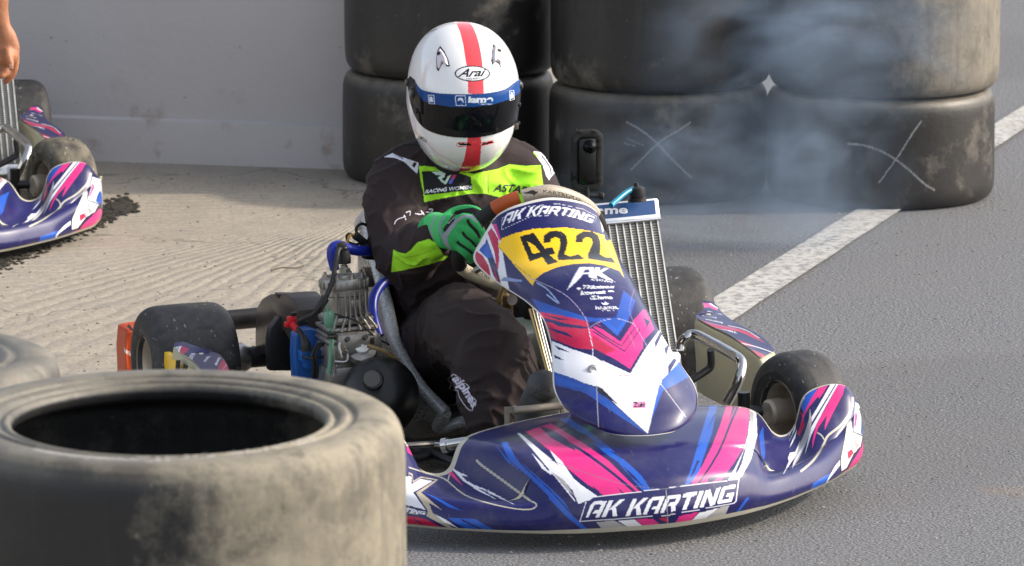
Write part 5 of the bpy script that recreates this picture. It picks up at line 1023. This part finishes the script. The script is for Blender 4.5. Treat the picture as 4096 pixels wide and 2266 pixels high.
# rubber dust and oil around the parked kart
dd = math_(n, 'ADD', math_(n, 'POWER', math_(n, 'MULTIPLY', math_(n, 'SUBTRACT', math_(n, 'ADD', X_, math_(n, 'MULTIPLY', Y_, -.55)), -11.35), 1 / .17), 2), math_(n, 'POWER', math_(n, 'MULTIPLY', math_(n, 'ADD', X_, 1.72), 1 / .62), 2))
L.new(c, b.inputs['Base Color']); b.inputs['Roughness'].default_value = .88
L.new(bump_(n, fine, .004, .8, bump_(n, math_(n, 'ADD', gr, math_(n, 'MULTIPLY', med, .8)), .0034, .9)), b.inputs['Normal'])
def g(a, c_, z=0): p = W('S', a, c_, z=z); return (p[0], p[1])
apron = [(-40, 60), (-40, 4), (-.45, 4), g(1600, 2140), g(1900, 1700), g(2060, 1050), g(2150, 760), g(2260, 600), (.6, 60)]
sheet('concrete_apron', apron, .004, CN)
# white line
WL = newmat('road_paint'); n, L, b = nodes(WL); tc = add(n, 'TexCoord').outputs['Object']; f1 = noise_(n, tc, 45, 6, .7); f2 = noise_(n, tc, 4, 4)
c = mixc(n, rng(n, f1, .48, .57, 0, .85), (.50, .49, .46), (.18, .18, .178)); c = mixc(n, rng(n, f2, .4, .7, 0, .4), c, (.40, .37, .33)); L.new(c, b.inputs['Base Color']); b.inputs['Roughness'].default_value = .8; L.new(bump_(n, f1, .002), b.inputs['Normal'])
def ip(a, b_, t): return (a[0] + (b_[0] - a[0]) * t, a[1] + (b_[1] - a[1]) * t)
lf = [g(3979, 505), g(3373, 855), g(2909, 1170)]; rt = [g(3979, 602), g(3608, 855), g(3103, 1179)]
A0, A1, B0, B1 = lf[2], lf[0], rt[2], rt[0]
NL = 260; le = [ip(A0, A1, t) for t in np.linspace(-1.1, 6, NL)]; re_ = [ip(B0, B1, t) for t in np.linspace(-1.1, 6, NL)]
le = [(x + .002 * noise.noise(Vector((i * .35, 0, 0))), y) for i, (x, y) in enumerate(le)]; re_ = [(x + .003 * noise.noise(Vector((i * .3, 9, 0))), y) for i, (x, y) in enumerate(re_)]
ln = mesh('road_line', [(x, y, .008) for x, y in le + re_], [(i, i + 1, NL + i + 1, NL + i) for i in range(NL - 1)], WL, None, False); tag(ln, kind='structure')
# wall
WM = newmat('painted_wall'); n, L, b = nodes(WM); tc = add(n, 'TexCoord').outputs['Object']; f1 = noise_(n, tc, 1.3, 5); f2 = noise_(n, tc, 9, 5, .6); f3 = noise_(n, tc, 120, 3)
sx = add(n, 'SeparateXYZ'); L.new(tc, sx.inputs[0])
c = mixc(n, rng(n, f1, .3, .7), (.43, .41, .415), (.48, .46, .46)); low_ = rng(n, sx.outputs[2], .0, .28, 1, 0)
c = mixc(n, math_(n, 'MULTIPLY', rng(n, f2, .60, .72), low_), c, (.27, .20, .15)); c = mixc(n, rng(n, noise_(n, tc, 38, 2), .74, .77, 0, .6), c, (.15, .14, .13)); L.new(c, b.inputs['Base Color']); b.inputs['Roughness'].default_value = .55
L.new(bump_(n, f3, .001, .4, bump_(n, f2, .006, .5)), b.inputs['Normal'])
wa, wb = np.array(W('S', 200, 645, z=0)), np.array(W('S', 1367, 684, z=0)); wd = (wb - wa) / np.linalg.norm(wb - wa); wn = np.array([-wd[1], wd[0], 0]); wang = math.atan2(wd[1], wd[0])
wall = empty('boundary_wall', Matrix.Translation(Vector(wb + wd * .25)) @ Matrix.Rotation(wang, 4, 'Z')); tag(wall, 'plain grey painted wall standing behind the tyre stacks and the parked kart', 'wall')
m = MB(); m.box((-7.0, .16, 1.30), (14, .25, 2.6)); m.build('wall_face', WM, wall, smooth=False)
m = MB(); m.prism([(-14, 0, 0), (-14, .2, 0), (-14, .2, .135), (-14, .034, .135), (-14, .018, .128)], (14, 0, 0)); m.build('wall_base', WM, wall, smooth=False)
m = MB(); m.box((-7.0, .16, 2.64), (14.05, .32, .08)); m.build('wall_coping', WM, wall, smooth=False)
# ---- car tyres
def car_tyre_mesh(R, H, name, seed, seg=300, npf=130):
    h = H; pr = [(R * .700, h * .10), (R * .660, h * .060), (R * .668, h * .030), (R * .690, h * .022), (R * .700, h * .034), (R * .715, h * .034), (R * .725, h * .018), (R * .755, h * .010), (R * .765, h * .022), (R * .79, h * .022), (R * .80, h * .008), (R * .86, h * .002), (R * .92, h * .010), (R * .955, h * .030), (R * .968, h * .046), (R * .985, h * .080), (R * .997, h * .15), (R, h * .30), (R, h * .5)]
    pr += [(r, h - z) for r, z in pr[-2::-1]] + [(R * .93, h * .86), (R * .965, h * .75), (R * .97, h * .5), (R * .965, h * .25), (R * .93, h * .14)]
    P = spline(pr, 5, True); P = np.concatenate([P, P[:1]]); dl = np.r_[0, np.cumsum(np.linalg.norm(np.diff(P, axis=0), axis=1))]; tq = np.linspace(0, dl[-1], npf, endpoint=False); P = np.stack([np.interp(tq, dl, P[:, 0]), np.interp(tq, dl, P[:, 1])], 1); m = MB(); m.lathe([tuple(q) for q in P], (0, 0, 0), (0, 0, 1), seg, closed=True)
    V_ = np.array(m.v)
    for i, v in enumerate(V_):
        q = Vector((v[0] * 2 + seed, v[1] * 2, v[2] * 2)); k = 1 + .006 * noise.noise(q * 1.2)
        V_[i] = (v[0] * k, v[1] * k, v[2])
    o = fastmesh(name, V_, np.array(m.f), None, None) if False else None
    me = bpy.data.meshes.new(name); me.vertices.add(len(V_)); me.vertices.foreach_set('co', V_.ravel()); F_ = np.array(m.f); me.loops.add(F_.size); me.loops.foreach_set('vertex_index', F_.ravel().astype(np.int32)); me.polygons.add(len(F_)); me.polygons.foreach_set('loop_start', np.arange(0, F_.size, 4, dtype=np.int32)); me.update(calc_edges=True); me.polygons.foreach_set('use_smooth', [True] * len(F_))
    return me
def tyre_mat(name, rub, dust, dust_amt, dirscale=(1, 1, 1), side=None, off=0):
    M_ = newmat(name); n, L, b = nodes(M_); tcn = add(n, 'TexCoord'); tc = tcn.outputs['Object']; mp = add(n, 'Mapping'); mp.inputs['Location'].default_value = (off, off * 1.7, off * .3); L.new(tc, mp.inputs[0]); v = mp.outputs[0]
    f1 = noise_(n, v, 3.0, 5, .6); f2 = noise_(n, v, 13, 9, .78); f3 = noise_(n, v, 80, 4); f4 = noise_(n, v, 210, 3)
    ms = rng(n, math_(n, 'ADD', f1, math_(n, 'MULTIPLY', f2, .45)), .72 - dust_amt * .5, .95 - dust_amt * .5)
    if side is not None:   # dust mixed with painted-in sunlight: flank towards the sun lighter, ragged outline
        sx = add(n, 'SeparateXYZ'); L.new(tc, sx.inputs[0]); d = math_(n, 'ADD', math_(n, 'MULTIPLY', sx.outputs[0], side[0]), math_(n, 'MULTIPLY', sx.outputs[1], side[1]))
        s_ = rng(n, math_(n, 'ADD', d, math_(n, 'MULTIPLY', f2, side[3])), side[2], side[2] + .14); ms = math_(n, 'MAXIMUM', math_(n, 'MULTIPLY', ms, .5), math_(n, 'MULTIPLY', s_, rng(n, f2, .30, .62, .45, 1.)))
    c = mixc(n, rng(n, f2, .3, .7), tuple(x * .75 for x in rub), tuple(x * 1.3 for x in rub)); c = mixc(n, math_(n, 'MULTIPLY', ms, .85), c, dust)
    # dust settles on the upward facing shoulder and lip
    ge = add(n, 'NewGeometry'); sz = add(n, 'SeparateXYZ'); L.new(ge.outputs['Normal'], sz.inputs[0]); up = math_(n, 'MULTIPLY', rng(n, sz.outputs[2], .15, .75), rng(n, f2, .2, .55, .55, 1.)); c = mixc(n, math_(n, 'MULTIPLY', up, .55 + .35 * dust_amt), c, tuple(min(1, x * 1.15) for x in dust))
    sp_ = rng(n, f3, .70, .74); c = mixc(n, math_(n, 'MULTIPLY', sp_, .5), c, (.22, .21, .18)); pk = rng(n, noise_(n, v, 45, 2), .72, .75); c = mixc(n, math_(n, 'MULTIPLY', pk, .6), c, (.01, .01, .01))
    sx2 = add(n, 'SeparateXYZ'); L.new(tc, sx2.inputs[0]); an = math_(n, 'ARCTAN2', sx2.outputs[1], sx2.outputs[0]); mz = add(n, 'Mapping'); mz.inputs['Scale'].default_value = (26, 26, 2.2); L.new(v, mz.inputs[0]); stk = noise_(n, mz.outputs[0], 1, 5, .65)
    hz = rng(n, sz.outputs[2], .75, .2, 0, 1); c = mixc(n, math_(n, 'MULTIPLY', math_(n, 'MULTIPLY', rng(n, stk, .50, .66), hz), math_(n, 'ADD', .06, math_(n, 'MULTIPLY', ms, .3))), c, tuple(x * .55 for x in dust)); c = mixc(n, math_(n, 'MULTIPLY', rng(n, stk, .44, .34), .35), c, rub)
    rad = math_(n, 'SQRT', math_(n, 'ADD', math_(n, 'POWER', sx2.outputs[0], 2), math_(n, 'POWER', sx2.outputs[1], 2)))
    c = mixc(n, math_(n, 'MULTIPLY', rng(n, noise_(n, v, 9, 5, .7), .50, .60), .35), c, rub)
    at = add(n, 'Attribute', attribute_name='Col'); fa = math_(n, 'MULTIPLY', at.outputs['Alpha'], rng(n, f4, .35, .55, .35, 1)); c = mixc(n, fa, c, at.outputs['Color'])
    L.new(c, b.inputs['Base Color']); L.new(math_(n, 'ADD', .42, math_(n, 'MULTIPLY', ms, .4)), b.inputs['Roughness']); L.new(bump_(n, f4, .0008, .6, bump_(n, f2, .004, .5)), b.inputs['Normal']); return M_
RUBC = (.017, .0155, .0148); DUST = (.27, .24, .19)
def place(me, name, x, y, z, rz, mt, label, grp, lay=None, tilt=0):
    o = bpy.data.objects.new(name, me); COL.objects.link(o); o.matrix_world = Matrix.Translation((x, y, 0)) @ Matrix.Rotation(R_(tilt), 4, 'X') @ Matrix.Translation((0, 0, z)) @ Matrix.Rotation(rz, 4, 'Z'); me.materials.clear(); me.materials.append(mt)
    paint(o, lay or [], (.5, .5, .5), M=o.matrix_world, facing=True, alpha0=0); return tag(o, label, 'tyre', grp)
def stackpos(xl, xr, yb):
    """centre and radius of a standing stack from its left/right outline and its front foot"""
    p = W('S', (xl + xr) / 2, yb, z=0); R = .32
    for _ in range(8): d = (p[1] + R) * math.cos(PITCH) + (CAMH - .15) * math.sin(PITCH); R = (xr - xl) / 2 * d / FS
    q = W('S', (xl + xr) / 2, yb, z=0); return q[0] * (q[1] + R) / q[1], q[1] + R, R
CH = '8f9195'
specs = [((3062, 3975, 852), .318, 'right', .0), ((2194, 3068, 828), .318, 'middle', 5.), ((1372, 2215, 770), .318, 'left', 9.)]
LB = {('right', 0): 'dark slick tyre marked with a chalk cross, bottom of the stack nearest the white line', ('right', 1): 'dusty slick tyre, upper one of the stack nearest the white line',
      ('middle', 0): 'slick tyre with chalk cross, bottom of the middle stack behind the action camera', ('middle', 1): 'dark slick tyre, upper one of the middle stack behind the action camera',
      ('left', 0): 'dark slick tyre behind the driver shoulders, bottom of the stack beside the grey wall', ('left', 1): 'dark slick tyre behind the helmet, upper one of the stack beside the grey wall'}
chalk = {'right': [line('N', CH, 5, [(1650, 685), (1720, 690), (1800, 715), (1880, 760), (1950, 815), (2010, 870), (2065, 905)]), line('N', CH, 5, [(2003, 575), (1950, 650), (1900, 730), (1850, 800), (1800, 870)])],
         'middle': [line('N', CH, 4.5, [(600, 580), (670, 620), (740, 675), (800, 740), (860, 800), (912, 848)]), line('N', CH, 4.5, [(905, 582), (850, 620), (780, 660), (720, 710), (660, 770), (620, 810)]), line('N', '6c6e72', 3, [(600, 655), (650, 680), (680, 690)]), line('N', '6c6e72', 3, [(590, 680), (640, 695)], 1)], 'left': []}
for (xl, xr, yb), H_, nm, sd_ in specs:
    x, y, R = stackpos(xl, xr, yb)
    for k in range(2):
        me = car_tyre_mesh(R * (1 if k == 0 else 1.01), H_ + (.02 if k else 0), 'slick_tyre', sd_ + k * 3.3, *((900, 330) if k == 0 and nm != 'left' else (300, 130)))
        mt = tyre_mat('tyre_' + nm + str(k), RUBC, DUST, -.20 + (.12 if k else 0), off=sd_ + k * 2.1, side=(.9, -.3, .20, .25) if (nm == 'right' and k) else None)  # upper right tyre: its sunlit right edge is put into the colour
        lay = [] if k == 0 else {'right': [], 'middle': [], 'left': []}[nm]
        place(me, 'slick_tyre', x + (.008 if k else 0), y, H_ * k + (.0 if k == 0 else .001), sd_, mt, LB[(nm, k)], 'old slick tyres stacked beside the track', chalk[nm] if k == 0 else lay)
# ---- near stacks
FR = .345; ZT = 1.07; TH_ = ZT / 3
cF = W('S', 424 / .62891, 1052 / .62891, z=ZT)
meF = car_tyre_mesh(FR, TH_, 'slick_tyre', 2.2, 900, 330)
for k in range(3):
    me = meF if k == 2 else car_tyre_mesh(FR, TH_, 'slick_tyre', 4.4 + k)
    mt = tyre_mat('near_tyre' + str(k), (.012, .0125, .014), (.31, .275, .205), -.3, side=(.97, -.22, .27, .42), off=2.0 + k)
    lay = [text('RACING SLICK', [(500, 775), (900, 782), (1300, 750), (1700, 695), (1880, 660)], [(505, 792), (905, 808), (1310, 780), (1712, 722), (1890, 686)], '9a968c', 'Q', .01)] if k == 2 else []
    if k == 2: lay = [line('Q', '9c978b', 9, [(200, 735), (400, 768), (640, 788)]), ] + lay
    place(me, 'slick_tyre', cF[0], cF[1] + .033, TH_ * k + .008, 0, mt, ['large dusty slick tyre at the foot of the nearest stack', 'large dusty slick tyre in the middle of the nearest stack', 'large dusty slick tyre lying open on top of the nearest stack'][k], 'big slick tyres in the near stacks', lay, 1.9)
R2 = .335; TS = 1.02 / 3; e_ = W('S', 152 / .62891, 930 / .62891, z=1.0); c2 = (e_[0] - R2, e_[1] + .02)
dv = np.array([c2[0] - cF[0], c2[1] - cF[1]]); dist = np.linalg.norm(dv)
if dist < FR + R2 + .004: c2 = (cF[0] + dv[0] / dist * (FR + R2 + .006), cF[1] + dv[1] / dist * (FR + R2 + .006))
for k in range(3):
    me = car_tyre_mesh(R2, TS, 'slick_tyre', 7.7 + k)
    place(me, 'slick_tyre', c2[0], c2[1], TS * k, 1.0, tyre_mat('second_tyre' + str(k), (.03, .029, .028), (.23, .21, .17), -.05, off=6.0 + k), ['dusty tyre at the foot of the stack at the left edge', 'dusty tyre in the middle of the stack at the left edge', 'dusty pale tyre on top of the stack at the left edge'][k], 'big slick tyres in the near stacks')
# ---- small litter on the ground
TW = mat('dry_twig', (.10, .075, .05), .8)
m = MB(); m.tube([(*g(1085, 1098), .010), (*g(1130, 1092), .014), (*g(1180, 1088), .010), (*g(1215, 1082), .012)], .0022, 6, 3); tag(m.build('twig', TW), 'thin dry twig lying on the grooved concrete behind the near kart', 'twig')
random.seed(3); m = MB()
def chip(x, y, r):
    k = random.randint(4, 6); a0 = random.random() * 6; pts = [(x + r * random.uniform(.6, 1) * math.cos(a0 + i * 6.28 / k) * 1.5, y + r * random.uniform(.6, 1) * math.sin(a0 + i * 6.28 / k), .004) for i in range(k)]; m.prism(pts, (0, 0, r * .6), .7)
for i in range(520):
    px_, py_ = random.uniform(0, 2100), random.uniform(690, 1500); x, y = g(px_, py_); chip(x, y, random.choice([.0015, .002, .003, .004]) * random.uniform(.6, 1.1))
tag(m.build('loose_grit', mat('grit', (.16, .145, .125), .9, noise_amp=.5), smooth=False), kind='stuff')
m = MB()
for i in range(4200):
    t = random.random(); px_ = -60 + t * 570; py_ = 1060 - t * 235 + random.gauss(0, 26) * (1 - .4 * t); x, y = g(px_, py_); chip(x, y, random.uniform(.003, .008))
for i in range(800):
    px_ = random.gauss(488, 22); py_ = random.gauss(838, 12); x, y = g(px_, py_); chip(x, y, random.uniform(.004, .010))
tag(m.build('rubber_crumbs', mat('rubber_crumb', (.03, .026, .02), .85, noise_amp=.5), smooth=False), kind='stuff')
m = MB(); random.seed(9)
for i in range(1200):
    px_, py_ = random.uniform(1650, 4200), random.uniform(800, 2300); x, y = g(px_, py_); chip(x, y, random.choice([.0015, .002, .003, .0035]))
tag(m.build('asphalt_grit', mat('stone_chips', (.24, .23, .21), .9, noise_amp=.7, nscale=9), smooth=False), kind='stuff')
# ---- the parked kart: the same build without driver and number
def copy_tree(o, parent=None, skip=()):
    c = o.copy(); COL.objects.link(c)
    if parent: c.parent = parent
    for ch in o.children:
        if ch.name.split('.')[0] not in skip: copy_tree(ch, c, skip)
    return c
k2 = copy_tree(kart, None, ()); k2.name = 'racing_kart'
for c in k2.children:
    if c.name.startswith('radiator.'): c.location = (.050, -.08, -.05)
k2.matrix_world = Matrix.Translation((-2.045, 18.30, 0)) @ Matrix.Rotation(R_(14.6), 4, 'Z')
DTY = mat('dusty_kart_tyre', (.05, .045, .038), .8, nscale=26, col2=(.17, .15, .11), bump=.0015, bscale=120); flecks(DTY, 110, .66, (.30, .29, .25))
for c in k2.children_recursive:
    if c.name.startswith('tyre') and c.parent.name.startswith('front_wheel'): c.material_slots[0].link = 'OBJECT'; c.material_slots[0].material = DTY
tag(k2, 'empty parked kart in the same livery, beside the grey wall at the left edge', 'racing kart', 'racing karts in the same livery')
# ---- the helper crouching beside it: only hand and forearm reach into the picture
SK = mat('tanned_skin', 'a56d4c', .55, noise_amp=.16, nscale=30, bump=.002, bscale=140, Subsurface_Weight=.12)
def Hh(a, b, y): return W('O', a, b, y=y)
HY = 15.0
per = empty('person', Matrix.Translation((-1.62, HY, 0))); PI_ = np.linalg.inv(np.array(per.matrix_world))
tag(per, 'person standing at the left edge, bare tanned forearm and relaxed hand hanging down', 'person')
def lw(p): return np.array(p) + np.array([1.62, -HY, 0])
def q(a, b, y=HY): return lw(Hh(a, b, y))
def qq(x, y, z, *r_): return (x + 1.62, y, z, *r_)
m = MB(); K9 = .9
def rows_(rs): return [(*p, a_ * K9, b_ * K9) for p, a_, b_ in rs]
eltube(m, [qq(-1.44, .05, 1.42, .058, .058), qq(-1.40, .05, 1.30, .052, .052), qq(-1.345, .03, 1.12, .044, .044), qq(-1.30, .01, 1.0, .044, .042)] + rows_([(q(-45, -60), .040, .036), (q(-22, 60), .033, .029), (q(0, 150), .029, .024), (q(18, 200), .034, .024), (q(30, 260), .038, .022), (q(35, 300), .034, .020)]), 20, 5)
for pth, rad_ in (([q(62, 235), q(80, 290), q(82, 340), q(72, 395), q(48, 430), q(30, 445)], [.012, .0125, .0115, .0105, .0098, .008]), ([q(34, 270, HY - .02), q(46, 315, HY - .03), q(58, 350, HY - .035), q(60, 368, HY - .035)], [.0125, .0115, .0105, .0085]),
    ([q(20, 300, HY - .005), q(28, 350, HY - .005), q(32, 395, HY - .01), q(14, 415, HY - .02)], [.0115, .011, .010, .008]), ([q(5, 290), q(8, 350), q(10, 400, HY - .01), q(-6, 420, HY - .02)], [.011, .0105, .0095, .0075]), ([q(-12, 285, HY + .01), q(-14, 340, HY + .01), q(-12, 380), q(-22, 398, HY - .01)], [.0105, .0095, .0085, .007])):
    m.tube(pth, [v * K9 for v in rad_], 12, 4); rl = rad_[-1] * K9; m.lathe([(rl * math.sin(t), -rl * math.cos(t)) for t in np.linspace(.05, 3.09, 7)], pth[-1], (0, 0, 1), 12)
eltube(m, [qq(-1.80, .05, 1.42, .058, .058), qq(-1.86, .04, 1.2, .046, .046), qq(-1.88, -.02, 1.08, .042, .042), qq(-1.87, -.1, .86, .030, .028), qq(-1.86, -.12, .76, .036, .022), qq(-1.86, -.13, .69, .03, .018)], 18, 5)
eltube(m, [qq(-1.62, .05, .95, .13, .09), qq(-1.62, .05, 1.15, .13, .09), qq(-1.62, .06, 1.38, .17, .09), qq(-1.62, .06, 1.46, .08, .06), qq(-1.62, .04, 1.56, .055, .06)], 22, 5)
eltube(m, [qq(-1.62, .03, 1.58, .055, .07), qq(-1.62, .01, 1.66, .072, .09), qq(-1.62, .02, 1.73, .06, .075)], 22, 5)
m.box(qq(-1.62, -.09, 1.655), (.022, .03, .035), None, .008)
for s_ in (-1, 1):
    m.box(qq(-1.62 + s_ * .076, .02, 1.655), (.014, .03, .05), None, .006)
    eltube(m, [qq(-1.62 + s_ * .09, .05, .93, .085, .09), qq(-1.62 + s_ * .10, .02, .52, .055, .06), qq(-1.62 + s_ * .11, .05, .12, .04, .042)], 18, 5)
bdy = m.build('body', SK, per); remesh(bdy, .0042, 4)
nl = MB(); nl.box(q(60, 362, HY - .043), (.009, .003, .012), None, .0014); nl.build('thumb_nail', mat('nail', 'd09a80', .3), per)
m = MB(); eltube(m, [qq(-1.62, .05, .93, .165, .12), qq(-1.62, .05, 1.15, .165, .125), qq(-1.62, .06, 1.36, .19, .115), qq(-1.62, .06, 1.44, .12, .08)], 24, 5)
for s_ in (-1, 1): eltube(m, [qq(-1.62 + s_ * .14, .06, 1.41, .07, .07), qq(-1.62 + s_ * .20, .05, 1.33, .068, .066), qq(-1.62 + s_ * .235, .045, 1.24, .064, .064)], 20, 5)
sh_ = m.build('shirt', mat('grey_shirt', (.10, .11, .13), .85, noise_amp=.15), per); remesh(sh_, .008, 6)
m = MB()
for s_ in (-1, 1): eltube(m, [qq(-1.62 + s_ * .085, .05, .95, .10, .11), qq(-1.62 + s_ * .10, .02, .52, .078, .082), qq(-1.62 + s_ * .11, .05, .10, .066, .07)], 20, 5)
tr_ = m.build('trousers', mat('dark_trousers', (.03, .033, .045), .85, noise_amp=.2), per); remesh(tr_, .008, 6)
for s_ in (-1, 1):
    m = MB(); eltube(m, [qq(-1.62 + s_ * .11, .08, .05, .045, .04), qq(-1.62 + s_ * .115, -.02, .045, .05, .036), qq(-1.62 + s_ * .12, -.13, .035, .042, .026)], 18, 4); t_ = m.build('shoe', MBLACK, per); remesh(t_, .005, 4)
m = MB(); m.lathe([(.001, .10), (.04, .092), (.066, .06), (.078, .02), (.079, -.02), (.074, -.03), (.07, -.02)], qq(-1.62, .035, 1.68), (0, .15, 1), 28, cap=False); m.build('hair', mat('dark_hair', (.02, .014, .01), .7, noise_amp=.4, nscale=80, bump=.004, bscale=120), per)
# ---- exhaust smoke hanging over the track behind the kart
def smoke(name, c, size, dens, seed, label_):
    M_ = newmat(name + '_volume'); n = M_.node_tree; n.nodes.clear(); out = add(n, 'OutputMaterial'); pv = add(n, 'VolumePrincipled'); n.links.new(pv.outputs[0], out.inputs['Volume'])
    pv.inputs['Color'].default_value = (.56, .74, 1.0, 1); pv.inputs['Anisotropy'].default_value = .25
    tc = add(n, 'TexCoord').outputs['Object']; mp = add(n, 'Mapping'); mp.inputs['Location'].default_value = (seed, seed * .7, 0); n.links.new(tc, mp.inputs[0])
    nz = noise_(n, mp.outputs[0], 1.9, 5, .5, 1.6); ln_ = add(n, 'VectorMath', operation='LENGTH'); n.links.new(tc, ln_.inputs[0]); fo = rng(n, ln_.outputs['Value'], .25, 1., 1, 0)
    d = math_(n, 'MULTIPLY', math_(n, 'MULTIPLY', rng(n, nz, .43, .66), math_(n, 'POWER', fo, 1.5)), dens * .46); n.links.new(d, pv.inputs['Density'])
    bm = bmesh.new(); bmesh.ops.create_icosphere(bm, subdivisions=4, radius=1); me = bpy.data.meshes.new(name); bm.to_mesh(me); bm.free(); me.materials.append(M_)
    o = bpy.data.objects.new(name, me); COL.objects.link(o); o.location = c; o.scale = size; return tag(o, kind='stuff')
def at(a, b, y): return Vector(W('N', a, b, y=y))
smoke('exhaust_smoke', at(1020, 800, 17.1), (.50, .24, .30), 9, 1.3, '')
smoke('exhaust_smoke', at(1420, 800, 17.15), (.36, .22, .36), 7, 4.1, '')
smoke('exhaust_smoke', at(1480, 220, 17.25), (.55, .24, .32), 9, 7.7, '')
smoke('exhaust_smoke', at(1150, 1050, 16.9), (.80, .45, .10), 2.2, 2.2, '')
